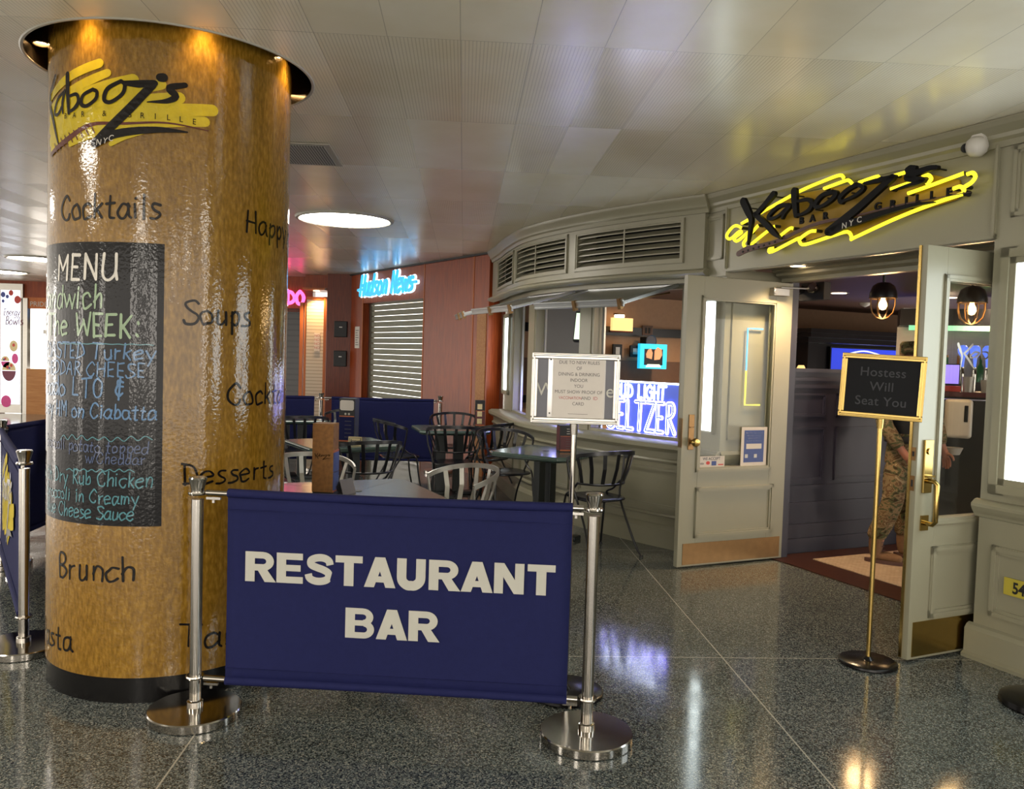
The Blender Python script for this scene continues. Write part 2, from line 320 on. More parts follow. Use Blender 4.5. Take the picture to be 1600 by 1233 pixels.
class MB:
    def __init__(s): s.v = []; s.f = []
    def add(s, vs_, fs):
        n = len(s.v); s.v += [Vector(v) for v in vs_]; s.f += [tuple(i+n for i in f) for f in fs]; return s
    def box(s, x0, x1, y0, y1, z0, z1, M=None):
        vs_ = [Vector((x, y, z)) for z in (z0, z1) for y in (y0, y1) for x in (x0, x1)]
        if M: vs_ = [M @ v for v in vs_]
        return s.add(vs_, [(0, 2, 3, 1), (4, 5, 7, 6), (0, 1, 5, 4), (2, 6, 7, 3), (0, 4, 6, 2), (1, 3, 7, 5)])
    def cyl(s, p0, p1, r0, r1=None, seg=16, M=None):
        r1 = r0 if r1 is None else r1
        p0, p1 = Vector(p0), Vector(p1); d = (p1-p0).normalized()
        a = d.orthogonal().normalized(); b = d.cross(a); vs_ = []
        for p, r in ((p0, r0), (p1, r1)):
            vs_ += [p+(a*math.cos(2*PI*i/seg)+b*math.sin(2*PI*i/seg))*r for i in range(seg)]
        if M: vs_ = [M @ v for v in vs_]
        fs = [(i, (i+1) % seg, seg+(i+1) % seg, seg+i) for i in range(seg)] + [tuple(reversed(range(seg))), tuple(range(seg, 2*seg))]
        return s.add(vs_, fs)
    def tube(s, pts, r, seg=8, closed=False, M=None):
        P = [Vector(p) for p in pts]; n = len(P); vs_ = []; prev = None
        for i, p in enumerate(P):
            if closed: t = P[(i+1) % n]-P[i-1]
            else: t = P[min(i+1, n-1)]-P[max(i-1, 0)]
            t = t.normalized()
            if prev is None: a = t.orthogonal().normalized()
            else: a = (prev-t*prev.dot(t)).normalized()
            prev = a; b = t.cross(a); rr = r[i] if isinstance(r, (list, tuple)) else r
            vs_ += [p+(a*math.cos(2*PI*k/seg)+b*math.sin(2*PI*k/seg))*rr for k in range(seg)]
        if M: vs_ = [M @ v for v in vs_]
        fs = []
        for i in range(n if closed else n-1):
            j = (i+1) % n
            fs += [(i*seg+k, i*seg+(k+1) % seg, j*seg+(k+1) % seg, j*seg+k) for k in range(seg)]
        if not closed: fs += [tuple(reversed(range(seg))), tuple(range((n-1)*seg, n*seg))]
        return s.add(vs_, fs)
    def bar(s, pts, w, t, updir, closed=False, M=None):      # flat bar of width w (along updir) and thickness t along a path
        P = [Vector(p) for p in pts]; n = len(P); vs_ = []
        for i, p in enumerate(P):
            d = (P[(i+1) % n]-P[i-1]) if closed else (P[min(i+1, n-1)]-P[max(i-1, 0)])
            d = d.normalized(); u = updir[i] if isinstance(updir, list) else updir
            u = Vector(u); u = (u-d*u.dot(d)).normalized(); q = d.cross(u)
            vs_ += [p+u*w/2+q*t/2, p-u*w/2+q*t/2, p-u*w/2-q*t/2, p+u*w/2-q*t/2]
        if M: vs_ = [M @ v for v in vs_]
        fs = []
        for i in range(n if closed else n-1):
            j = (i+1) % n; fs += [(i*4+k, i*4+(k+1) % 4, j*4+(k+1) % 4, j*4+k) for k in range(4)]
        if not closed: fs += [(3, 2, 1, 0), tuple(range((n-1)*4, n*4))]
        return s.add(vs_, fs)
    def lathe(s, prof, c=(0, 0, 0), seg=32, M=None, caps=True):
        vs_ = []
        for r, z in prof: vs_ += [Vector((c[0]+r*math.cos(2*PI*k/seg), c[1]+r*math.sin(2*PI*k/seg), c[2]+z)) for k in range(seg)]
        if M: vs_ = [M @ v for v in vs_]
        fs = [(i*seg+k, i*seg+(k+1) % seg, (i+1)*seg+(k+1) % seg, (i+1)*seg+k) for i in range(len(prof)-1) for k in range(seg)]
        if caps:
            if prof[0][0] > 1e-6: fs.append(tuple(reversed(range(seg))))
            if prof[-1][0] > 1e-6: fs.append(tuple(range((len(prof)-1)*seg, len(prof)*seg)))
        return s.add(vs_, fs)
    def ribbon(s, pts, f, thick=0.0, k=5, smo=True, capseg=6):   # pts (u, v, w); f(u, v, h) -> point
        P = [Vector(p) for p in pts]
        if smo and len(P) > 2: P = smooth(P, k)
        n = len(P); vs_ = []; fs = []
        c0, c1 = P[0], P[-1]
        prof = []
        for i, p in enumerate(P):
            d = Vector((P[min(i+1, n-1)].x-P[max(i-1, 0)].x, P[min(i+1, n-1)].y-P[max(i-1, 0)].y, 0))
            d = d.normalized() if d.length > 1e-9 else Vector((1, 0, 0))
            nn = Vector((-d.y, d.x, 0))*p.z/2; prof.append((p, nn, d))
        left = [Vector((p.x, p.y, 0))+nn for p, nn, d in prof]; right = [Vector((p.x, p.y, 0))-nn for p, nn, d in prof]
        end = [Vector((prof[-1][0].x, prof[-1][0].y, 0)) + prof[-1][1]*math.cos(PI*j/capseg) + prof[-1][2]*math.sin(PI*j/capseg)*prof[-1][0].z/2 for j in range(1, capseg)]
        st = [Vector((prof[0][0].x, prof[0][0].y, 0)) - prof[0][1]*math.cos(PI*j/capseg) - prof[0][2]*math.sin(PI*j/capseg)*prof[0][0].z/2 for j in range(1, capseg)]
        ring = left + end + list(reversed(right)) + st           # clockwise outline
        m = len(ring); nl, ne = len(left), len(end)
        def R(i): return nl+ne+(nl-1-i)
        quads = [(i, R(i), R(i+1), i+1) for i in range(nl-1)]
        capf = [tuple([nl-1, R(nl-1)] + list(reversed(range(nl, nl+ne)))), tuple([R(0), 0] + list(reversed(range(nl+ne+nl, m))))]
        top = [f(q.x, q.y, thick) for q in ring]
        s_v = top; s_f = quads+capf
        if thick > 0:
            bot = [f(q.x, q.y, 0.0) for q in ring]; s_v = top+bot
            s_f = s_f + [tuple(reversed([a+m for a in q])) for q in quads+capf] + [(i, (i+1) % m, m+(i+1) % m, m+i) for i in range(m)]
        return s.add(s_v, s_f)
    def poly(s, pts, f, h0, h1=None):
        n = len(pts); a = [f(p[0], p[1], h0) for p in pts]
        if h1 is None: return s.add(a, [tuple(range(n))])
        b = [f(p[0], p[1], h1) for p in pts]
        return s.add(a+b, [tuple(reversed(range(n))), tuple(range(n, 2*n))] + [(i, (i+1) % n, n+(i+1) % n, n+i) for i in range(n)])
    def sweep(s, cf, t0, t1, prof, seg=1):                   # closed profile (out, z) along a plan curve cf(t) -> point, outward normal
        m = len(prof); vs_ = []
        for i in range(seg+1):
            p, n = cf(t0+(t1-t0)*i/seg)
            vs_ += [Vector((p.x+n.x*o, p.y+n.y*o, z)) for o, z in prof]
        fs = [(i*m+k, i*m+(k+1) % m, (i+1)*m+(k+1) % m, (i+1)*m+k) for i in range(seg) for k in range(m)]
        fs += [tuple(reversed(range(m))), tuple(range(seg*m, seg*m+m))]
        return s.add(vs_, fs)
    def mframe(s, cf, t0, t1, z0, z1, w=0.035, h=0.014, base_o=0.0, seg=1):   # raised rectangular moulding
        for (ww, hh, ins) in ((w, h*0.6, 0), (w*0.5, h, w*0.12)):
            a0, a1, b0, b1 = t0+ins, t1-ins, z0+ins, z1-ins; sg = 1 if t1 > t0 else -1
            if sg < 0: a0, a1 = t0-ins, t1+ins
            o = base_o
            s.sweep(cf, a0, a1, [(o, b0), (o, b0+ww), (o+hh, b0+ww), (o+hh, b0)], seg)
            s.sweep(cf, a0, a1, [(o, b1-ww), (o, b1), (o+hh, b1), (o+hh, b1-ww)], seg)
            s.sweep(cf, a0, a0+sg*ww, [(o, b0), (o, b1), (o+hh, b1), (o+hh, b0)])
            s.sweep(cf, a1-sg*ww, a1, [(o, b0), (o, b1), (o+hh, b1), (o+hh, b0)])
        return s
    def build(s, name, mat, parent=None, smooth=None, bevel=0.0, bseg=2, kind=None):
        me = bpy.data.meshes.new(name)
        inv = FRAME[parent].inverted() if parent else None
        me.from_pydata([tuple(inv @ v) if inv else tuple(v) for v in s.v], [], s.f)
        bm = bmesh.new(); bm.from_mesh(me); bmesh.ops.recalc_face_normals(bm, faces=bm.faces); bm.to_mesh(me); bm.free()
        o = bpy.data.objects.new(name, me); COL.objects.link(o)
        me.materials.append(mt(mat))
        if smooth:
            me.polygons.foreach_set('use_smooth', [True]*len(me.polygons)); me.set_sharp_from_angle(angle=math.radians(smooth))
        if bevel:
            b = o.modifiers.new('bevel', 'BEVEL'); b.width = bevel; b.segments = bseg; b.limit_method = 'ANGLE'; b.angle_limit = math.radians(40)
        if parent: o.parent = parent; FRAME[o] = FRAME[parent]
        else: FRAME[o] = I4()
        if kind: o['kind'] = kind
        return o
def thing(name, label, cat, M=None, group=None):
    o = bpy.data.objects.new(name, None); COL.objects.link(o); o.empty_display_size = 0.1
    M = M if isinstance(M, Matrix) else Matrix.Translation(Vector(M or (0, 0, 0)))
    o.matrix_world = M; FRAME[o] = M.copy(); o['label'] = label; o['category'] = cat
    if group: o['group'] = group
    return o
def tag(o, label, cat, group=None):
    o['label'] = label; o['category'] = cat
    if group: o['group'] = group
    return o
def plain(o, label): o['label'] = label; return o
def struct(mb, name, mat, parent=None, **k):
    o = mb.build(name, mat, parent, **k)
    if not parent: o['kind'] = 'structure'
    return o
def sroot(name, M=None):
    o = bpy.data.objects.new(name, None); COL.objects.link(o); M = M or I4(); o.matrix_world = M; FRAME[o] = M.copy(); o['kind'] = 'structure'; return o
def dup(root, M, label, group=None):
    def cp(o, par):
        c = o.copy(); COL.objects.link(c)
        if par: c.parent = par
        FRAME[c] = M
        for ch in KIDS.get(o.name, []): cp(ch, c)
        return c
    r = cp(root, None); r.matrix_world = M; r['label'] = label
    if group: r['group'] = group
    return r
KIDS = {}
def remember():
    KIDS.clear()
    for o in bpy.data.objects:
        if o.parent: KIDS.setdefault(o.parent.name, []).append(o)
# ------------------------------------------------------------------ lettering
def font(mb, text, size, f, weight=0.0, shear=0.0, align='CENTER', xs=1.0, thick=0.0, spacing=1.0):
    cu = bpy.data.curves.new('txt', 'FONT'); cu.body = text; cu.size = size; cu.offset = weight; cu.shear = shear; cu.align_x = align
    cu.space_character = spacing; cu.extrude = thick/2; cu.resolution_u = 4
    ob = bpy.data.objects.new('txt', cu); COL.objects.link(ob)
    me = bpy.data.meshes.new_from_object(ob.evaluated_get(bpy.context.evaluated_depsgraph_get()))
    mb.add([f(v.co.x*xs, v.co.y, v.co.z+thick/2) for v in me.vertices], [tuple(p.vertices) for p in me.polygons])
    bpy.data.objects.remove(ob); bpy.data.curves.remove(cu); bpy.data.meshes.remove(me)
    return mb
def block(mb, text, h, f, x0=0.0, wtot=1.0):
    """heavy grotesque capitals, fitted into the width wtot"""
    def half(cx, cy, ro, ri): return [(cx+r*math.cos(a), cy+r*math.sin(a)) for r, s in ((ro, 1), (ri, -1)) for a in [s*(-PI/2+PI*i/12) for i in range(13)]]
    def rc(a, b, c, d): return [(a, b), (c, b), (c, d), (a, d)]
    s = .27
    G = {'R': (.86, [rc(0, 0, s, 1), rc(s, .78, .5, 1), rc(s, .37, .5, .59), half(.5, .685, .315, .095), [(.34, .42), (.62, .42), (.88, 0), (.56, 0)]], []),
         'E': (.78, [rc(0, 0, s, 1), rc(s, .78, .74, 1), rc(s, .40, .68, .61), rc(s, 0, .75, .22)], []),
         'S': (.82, [], [[(.70, .66), (.66, .80), (.52, .885), (.33, .885), (.17, .80), (.17, .65), (.34, .56), (.52, .49), (.66, .38), (.64, .20), (.48, .115), (.28, .115), (.13, .20), (.09, .34)]]),
         'T': (.78, [rc(0, .77, .76, 1), rc(.245, 0, .515, .77)], []), 'A': (.88, [[(0, 0), (.28, 0), (.58, 1), (.30, 1)], [(.60, 0), (.88, 0), (.58, 1), (.30, 1)], rc(.20, .17, .70, .37)], []),
         'U': (.86, [], [[(.135, 1), (.135, .60), (.15, .28), (.28, .125), (.40, .11), (.52, .125), (.65, .28), (.665, .60), (.665, 1)]]),
         'N': (.88, [rc(0, 0, s-.02, 1), rc(.57, 0, .82, 1), [(.0, 1), (.27, 1), (.82, 0), (.55, 0)]], []),
         'B': (.84, [rc(0, 0, s, 1), rc(s, .80, .5, 1), rc(s, .42, .5, .60), rc(s, 0, .52, .20), half(.5, .71, .29, .09), half(.52, .30, .30, .10)], [])}
    tot = sum(G[c][0] for c in text)+.03*(len(text)-1); k = wtot/tot; x = x0
    for c in text:
        adv, polys, ribs = G[c]
        for i, q in enumerate(polys): mb.poly([(x+a*k, b*h) for a, b in q], f, .0003*i)
        for q in ribs: mb.ribbon([(x+a*k, b*h, .245*h if c == 'S' else .265*k) for a, b in q], f, capseg=1)
        x += (adv+.03)*k
    return mb
GLY = {
'A': "7|0,0 3,10 6,0;1,4 5,4", 'B': "6|1,0 1,10 4,10 5,8 4,6 1,5 4,5 6,3 4,0 1,0", 'C': "7|6,8 4,10 2,9 0,6 0,3 2,0 5,0 6,2", 'D': "7|1,0 1,10;0,10 4,9 6,6 6,3 4,1 0,0",
'E': "6|5,10 1,10;1,10 1,0;1,0 5,0;1,5 4,5", 'F': "6|5,10 1,10;1,10 1,0;1,5 4,5", 'G': "7|6,8 4,10 2,9 0,6 0,3 2,0 5,0 6,2 6,5;6,5 4,5", 'H': "7|1,0 1,10;6,0 6,10;1,5 6,5", 'I': "3|1.5,0 1.5,10",
'K': "6|1,0 1,10;6,10 1,4;2,5 6,0", 'L': "6|1,10 1,0;1,0 5,0", 'M': "8|1,0 1,10;1,10 4,4;4,4 7,10;7,10 7,0", 'N': "7|1,0 1,10;1,10 6,0;6,0 6,10", 'O': "7|3,10 1,8 0,5 1,1 3,0 5,1 6,5 5,8 3,10",
'P': "6|1,0 1,10;1,10 4,10 6,8 4,5 1,5", 'R': "6|1,0 1,10;1,10 4,10 5,8 4,6 1,5;2,5 6,0", 'S': "6|6,9 4,10 1,9 1,7 3,5 5,4 6,2 4,0 1,0 0,1", 'T': "7|0,10 7,10;3.5,10 3,0", 'U': "8|1,10 1,3 2,0 4,0 6,3 6,10;6,3 6.8,0",
'W': "9|0,10 2,0;2,0 4.5,7;4.5,7 7,0;7,0 9,10", 'Y': "6|0,10 3,5;6,10 3,5;3,5 3,0", 'Z': "6|0,10 6,10;6,10 0,0;0,0 6,0", 'V': "7|0,10 3,0;3,0 6,10",
'a': "6|5,5 3,6 1,5 0,2 1,0 3,0 5,3;5,6 5,1 6,0", 'b': "6|1,10 1,0;1,3 3,6 5,5 5,2 3,0 1,1", 'c': "5|5,5 3,6 1,5 0,3 1,0 3,0 5,1", 'd': "6|5,5 3,6 1,5 0,2 1,0 3,0 5,3;5,10 5,0", 'e': "6|0,3 5,4 4,6 2,6 0,4 0,2 1,0 3,0 5,1",
'f': "4|4,10 2,9 2,0;0,6 4,6", 'g': "6|5,5 3,6 1,5 0,2 1,0 3,0 5,3;5,6 5,-2 3,-4 0,-3", 'h': "6|1,10 1,0;1,3 3,6 5,5 5,0", 'i': "3|1,6 1,0;1,8 1,8.6", 'k': "6|1,10 1,0;5,6 1,3;2,3.5 5,0", 'l': "3|1,10 1,0", 'm': "8|1,6 1,0;1,3 2.5,6 4,5 4,0;4,3 5.5,6 7,5 7,0",
'n': "6|1,6 1,0;1,3 3,6 5,5 5,0", 'o': "6|3,6 1,5 0,3 1,0 3,0 5,1 5,4 3,6", 'p': "6|1,6 1,-4;1,4 3,6 5,5 5,2 3,0 1,1", 'r': "5|1,6 1,0;1,3 2,5 4,6", 's': "5|4,6 2,6 1,5 2,3.5 4,2.5 4,1 2,0 0,0", 't': "5|2,9 2,1 3,0 4,0;0,6 4,6",
'u': "6|1,6 1,1 3,0 5,2;5,6 5,0", 'v': "6|0,6 3,0;3,0 6,6", 'w': "8|0,6 2,0;2,0 4,5;4,5 6,0;6,0 8,6", 'y': "6|0,6 3,1;6,6 2,-4", 'x': "6|0,6 5,0;5,6 0,0", '&': "6|5,8 2,9 2,6 5,6;2,6 1,3 3,1 5,2;3,10 3,-1", ':': "4|2,1 2,1.6;2,6 2,6.6", '/': "4|0,0 3,10", '~': "6|0,4 2,6 4,4 6,6", "'": "3|1,10 1,8", ' ': "4|", '.': "3|1,0 1,0.6", '-': "5|0,4 4,4"}
def hand(mb, text, size, f, w=0.10, xs=1.0, shear=0.0, jit=0.4, align='L', thick=0.0, wob=0.0, gap=0.9):
    """single-stroke lettering; size = capital height; returns its width"""
    rnd = random.Random(text); k = size/10.0; x = 0.0; strokes = []
    for ch in text:
        g = GLY.get(ch, GLY[' ']); adv, body = g.split('|'); dy = rnd.uniform(-wob, wob)
        for st in body.split(';'):
            if not st.strip(): continue
            P = []
            for q in st.split():
                a, b = q.split(','); a = float(a)+rnd.uniform(-jit, jit); b = float(b)+rnd.uniform(-jit, jit)+dy
                P.append(((x+a*xs+b*shear)*k, b*k, w*size*rnd.uniform(0.85, 1.15)))
            strokes.append(P)
        x += (float(adv)+gap)*xs
    wd = x*k; sh = {'L': 0, 'R': -wd, 'C': -wd/2}[align]
    for P in strokes: mb.ribbon([(a+sh, b, c) for a, b, c in P], f, thick, k=4, capseg=4)
    return wd
# ------------------------------------------------------------------ plan of the place
E2 = Vector((0.421, -0.907)).normalized(); N2 = Vector((-0.907, -0.421)).normalized()     # along the entrance (viewer's right) / out of it
def ent(sv, o=0.0):
    p = E2*sv + N2*(-4.195+o); return p
def entc(sv): return ent(sv), N2
BAYP = [(1.516, 6.70), (1.126, 7.11), (.64, 7.74), (.2, 8.555), (0, 9.35), (-.12, 10.07), (-.23, 10.6)]
_b = smooth([Vector((a, b, 0)) for a, b in BAYP], 12); _L = [0.0]
for a, b in zip(_b, _b[1:]): _L.append(_L[-1]+(b-a).length)
BAYLEN = _L[-1]
def bay(u):
    u = max(-0.3, min(BAYLEN+0.3, u)); i = 0
    while i < len(_b)-2 and _L[i+1] < u: i += 1
    t = (u-_L[i])/(_L[i+1]-_L[i]); p = _b[i].lerp(_b[i+1], t)
    def tan(j): return (_b[min(j+1, len(_b)-1)]-_b[max(j-1, 0)]).normalized()
    d = tan(i).lerp(tan(i+1), max(0, min(1, t))).normalized()
    return Vector((p.x, p.y)), Vector((-d.y, d.x))
BW0 = Vector((-0.42, 10.75)); BWD = Vector((-2.53, 3.70)).normalized()                     # brown wall, running away to the left
def bw(t): return BW0+BWD*t, Vector((-BWD.y, BWD.x))
def bw_t(x):                                  # distance along the brown wall under a picture column
    d = ray(x, 530); k = (BW0.x*d.y-BW0.y*d.x)/(BWD.y*d.x-BWD.x*d.y); return k
LOGO_BLACK={
 'K1':[(-0.803, 0.462, 0.047), (-0.748, 0.381, 0.044), (-0.709, 0.316, 0.034), (-0.718, 0.231, 0.023), (-0.732, 0.139, 0.006)],
 'K2':[(-0.487, 0.464, 0.036), (-0.567, 0.406, 0.031), (-0.667, 0.343, 0.026)],
 'K3':[(-0.668, 0.349, 0.029), (-0.558, 0.269, 0.034), (-0.47, 0.194, 0.031), (-0.394, 0.141, 0.004)],
 'a1':[(-0.329, 0.364, 0.023), (-0.418, 0.371, 0.023), (-0.489, 0.343, 0.023), (-0.528, 0.31, 0.023), (-0.504, 0.294, 0.021), (-0.432, 0.303, 0.016), (-0.363, 0.337, 0.021)],
 'a2':[(-0.324, 0.357, 0.029), (-0.37, 0.32, 0.026), (-0.39, 0.282, 0.013)],
 'b1':[(-0.287, 0.45, 0.042), (-0.28, 0.381, 0.039), (-0.26, 0.282, 0.026)],
 'b2':[(-0.253, 0.377, 0.013), (-0.161, 0.375, 0.021), (-0.118, 0.344, 0.026), (-0.14, 0.305, 0.023), (-0.205, 0.284, 0.016), (-0.251, 0.284, 0.016)],
 'o1':[(0.061, 0.389, 0.023), (-0.024, 0.383, 0.023), (-0.078, 0.35, 0.026), (-0.084, 0.315, 0.023), (-0.028, 0.312, 0.018), (0.041, 0.337, 0.023), (0.085, 0.371, 0.026), (0.061, 0.389, 0.023)],
 'o2':[(0.245, 0.401, 0.023), (0.174, 0.379, 0.023), (0.12, 0.342, 0.026), (0.133, 0.311, 0.023), (0.156, 0.318, 0.015), (0.239, 0.335, 0.018), (0.303, 0.371, 0.02), (0.249, 0.403, 0.02)],
 'Z1':[(0.309, 0.398, 0.013), (0.395, 0.398, 0.022), (0.527, 0.4, 0.02)],
 'Z2':[(0.513, 0.397, 0.033), (0.399, 0.332, 0.035), (0.273, 0.258, 0.04), (0.156, 0.198, 0.042), (0.03, 0.139, 0.039)],
 'Z3':[(0.038, 0.132, 0.036), (0.166, 0.164, 0.04), (0.278, 0.175, 0.035), (0.457, 0.197, 0.026), (0.657, 0.212, 0.018), (0.802, 0.209, 0.004)],
 'ap':[(0.618, 0.422, 0.026), (0.638, 0.425, 0.033), (0.664, 0.425, 0.024)],
 's':[(0.809, 0.399, 0.022), (0.759, 0.403, 0.026), (0.697, 0.396, 0.029), (0.627, 0.387, 0.033), (0.622, 0.371, 0.029), (0.687, 0.355, 0.026), (0.732, 0.344, 0.022), (0.688, 0.335, 0.02), (0.611, 0.33, 0.013), (0.511, 0.319, 0.003)],
}
LOGO_NEON=[
 [(-0.849, 0.31), (-0.607, 0.37), (-0.28, 0.449), (-0.045, 0.484), (0.078, 0.494), (0.114, 0.465)],
 [(-0.053, 0.432), (0.104, 0.449), (0.148, 0.45), (0.183, 0.42)],
 [(-0.847, 0.276), (-0.899, 0.3), (-0.951, 0.296), (-1.012, 0.249), (-0.999, 0.216), (-0.956, 0.215), (-0.876, 0.253), (-0.849, 0.243), (-0.925, 0.211), (-0.908, 0.188), (-0.872, 0.191), (-0.774, 0.237)],
 [(-0.668, 0.273), (-0.8, 0.183), (-0.818, 0.151), (-0.797, 0.129)],
 [(-0.497, 0.245), (-0.588, 0.211), (-0.738, 0.143)],
 [(-0.316, 0.206), (-0.351, 0.21), (-0.447, 0.168)],
 [(-0.496, 0.091), (-0.542, 0.089), (-0.518, 0.067), (-0.277, 0.13), (-0.251, 0.127)],
 [(-0.104, 0.164), (-0.162, 0.165), (-0.243, 0.132), (-0.25, 0.108), (-0.198, 0.084), (0.026, 0.113), (0.161, 0.125), (0.201, 0.08), (0.212, 0.08), (0.503, 0.154), (0.76, 0.205), (0.955, 0.233)],
 [(0.236, 0.421), (0.367, 0.433), (0.381, 0.424)],
 [(0.5, 0.415), (0.574, 0.42)],
 [(0.478, 0.339), (0.637, 0.356)],
 [(0.693, 0.382), (0.731, 0.375), (0.751, 0.349), (0.722, 0.325)],
 [(0.601, 0.293), (0.753, 0.314), (0.954, 0.344)],
 [(0.975, 0.335), (1.006, 0.337), (1.024, 0.313), (1.003, 0.286), (0.965, 0.27)],
 [(0.895, 0.271), (0.936, 0.275), (0.96, 0.255), (0.958, 0.243)],
]
LOGO_NECK= [(-0.857, 0.087, 0.039), (-0.758, 0.11, 0.044), (-0.603, 0.12, 0.034), (-0.419, 0.138, 0.029), (-0.248, 0.18, 0.023), (-0.052, 0.21, 0.021), (0.225, 0.214, 0.013), (0.578, 0.231, 0.01), (1.006, 0.233, 0.003)]
LOGO_BACK= [(-0.793, 0.295), (-0.598, 0.392), (-0.326, 0.447), (0.073, 0.435), (0.517, 0.419), (0.688, 0.395), (0.891, 0.326), (0.911, 0.256), (0.882, 0.218), (0.482, 0.167), (0.146, 0.104), (0.038, 0.146), (-0.305, 0.109), (-0.362, 0.151), (-0.679, 0.114)]
LOGO_TXT= [('B', -0.229, 0.227), ('A', -0.13, 0.228), ('R', -0.018, 0.229), ('G', 0.4, 0.227), ('R', 0.508, 0.225), ('I', 0.601, 0.228), ('L', 0.682, 0.23), ('L', 0.776, 0.233), ('E', 0.879, 0.233)]
LOGO_NYC= [('N', 0.174, 0.142), ('Y', 0.228, 0.151), ('C', 0.29, 0.163)]
COL_YEL= [[(-0.422, 0.124, 0.025), (-0.262, 0.181, 0.031), (-0.088, 0.226, 0.03)], [(-0.406, 0.076, 0.028), (-0.172, 0.145, 0.031), (-0.051, 0.185, 0.026)], [(-0.42, 0.034, 0.041), (-0.172, 0.097, 0.045), (0.057, 0.159, 0.038)], [(-0.419, -0.012, 0.045), (-0.117, 0.068, 0.049), (0.168, 0.149, 0.033)], [(-0.418, -0.066, 0.041), (-0.117, 0.025, 0.049), (0.239, 0.103, 0.038)], [(-0.403, -0.095, 0.033), (-0.067, -0.007, 0.049), (0.157, 0.038, 0.045), (0.375, 0.075, 0.038)], [(-0.245, -0.097, 0.023), (-0.011, -0.033, 0.041), (0.343, 0.02, 0.033)], [(-0.033, -0.108, 0.016), (0.025, -0.075, 0.023), (0.125, -0.047, 0.011)]]
COL_BLK= [[(-0.365, 0.207, 0.011), (-0.435, 0.118, 0.015), (-0.386, 0.019, 0.016), (-0.334, -0.087, 0.007)], [(-0.289, 0.123, 0.013), (-0.341, 0.1, 0.011), (-0.372, 0.048, 0.011), (-0.336, 0.037, 0.011), (-0.3, 0.068, 0.011)], [(-0.283, 0.127, 0.013), (-0.3, 0.076, 0.013), (-0.295, 0.036, 0.008)], [(-0.263, 0.194, 0.021), (-0.26, 0.115, 0.02), (-0.252, 0.031, 0.013)], [(-0.252, 0.101, 0.01), (-0.205, 0.104, 0.013), (-0.193, 0.073, 0.015), (-0.22, 0.045, 0.013), (-0.252, 0.035, 0.01)], [(-0.117, 0.118, 0.013), (-0.166, 0.097, 0.013), (-0.177, 0.063, 0.015), (-0.149, 0.051, 0.013), (-0.105, 0.076, 0.013), (-0.097, 0.106, 0.013), (-0.117, 0.118, 0.013)], [(0.009, 0.151, 0.013), (-0.049, 0.118, 0.015), (-0.063, 0.075, 0.015), (-0.035, 0.064, 0.013), (0.014, 0.097, 0.013), (0.025, 0.136, 0.013), (0.009, 0.151, 0.013)], [(0.023, 0.143, 0.016), (0.082, 0.143, 0.025), (0.143, 0.151, 0.021)], [(0.135, 0.143, 0.026), (0.032, 0.025, 0.031), (-0.1, -0.101, 0.03)], [(-0.105, -0.105, 0.03), (-0.011, -0.067, 0.028), (0.149, -0.041, 0.021), (0.272, -0.036, 0.005)], [(0.165, 0.177, 0.028), (0.176, 0.178, 0.03)], [(0.261, 0.159, 0.018), (0.2, 0.138, 0.023), (0.225, 0.107, 0.023), (0.189, 0.082, 0.016), (0.116, 0.071, 0.004)]]
COL_BRN= [(-0.417, -0.125, 0.018), (-0.26, -0.078, 0.025), (-0.127, -0.027, 0.016), (0.024, -0.023, 0.011), (0.19, -0.008, 0.008), (0.357, -0.016, 0.004)]
COL_TXT= [('B', -0.276, 0.01), ('A', -0.217, 0.007), ('R', -0.168, 0.007), ('&', -0.062, 0.006), ('G', 0.043, 0.003), ('R', 0.096, 0.002), ('I', 0.147, 0.003), ('L', 0.198, 0.004), ('L', 0.247, 0.003), ('E', 0.299, 0.001)]
COL_NYC= [('N', -0.087, -0.114), ('Y', -0.058, -0.108), ('C', -0.032, -0.097)]
# ------------------------------------------------------------------ floor and ceiling
struct(MB().box(-17, 6, -6, 22, -0.10, 0.0), 'floor', 'terrazzo')
CX, CY, CRAD, RRAD = -1.665, 4.07, 0.538, 0.64
cm = MB(); n = 96; inn, outr = [], []
for i in range(n):
    a = 2*PI*i/n; c, s_ = math.cos(a), math.sin(a)
    inn.append((CX+RRAD*c, CY+RRAD*s_))
    ts = [(6-CX)/c if c > 1e-9 else ((-17-CX)/c if c < -1e-9 else 1e9), (22-CY)/s_ if s_ > 1e-9 else ((-6-CY)/s_ if s_ < -1e-9 else 1e9)]
    t = min(ts); outr.append((CX+t*c, CY+t*s_))
vs_ = [(x, y, z) for z in (HC, HC+0.05) for ringp in (inn, outr) for x, y in ringp]
fs = []
for i in range(n):
    j = (i+1) % n
    fs += [(i, j, n+j, n+i), (2*n+i, 3*n+i, 3*n+j, 2*n+j), (i, 2*n+i, 2*n+j, j)]
cm.add(vs_, fs)
for cx_, cy_ in ((-17, -6), (6, -6), (6, 22), (-17, 22)):      # corners the radial fan cuts off
    k = min(range(n), key=lambda q: math.atan2(cy_-CY, cx_-CX) - math.atan2(outr[q][1]-CY, outr[q][0]-CX) if math.atan2(cy_-CY, cx_-CX) >= math.atan2(outr[q][1]-CY, outr[q][0]-CX) else 9)
    k2 = (k+1) % n; cm.add([(outr[k][0], outr[k][1], HC), (cx_, cy_, HC), (outr[k2][0], outr[k2][1], HC)], [(0, 1, 2)])
struct(cm, 'ceiling', 'ceiling_panels')
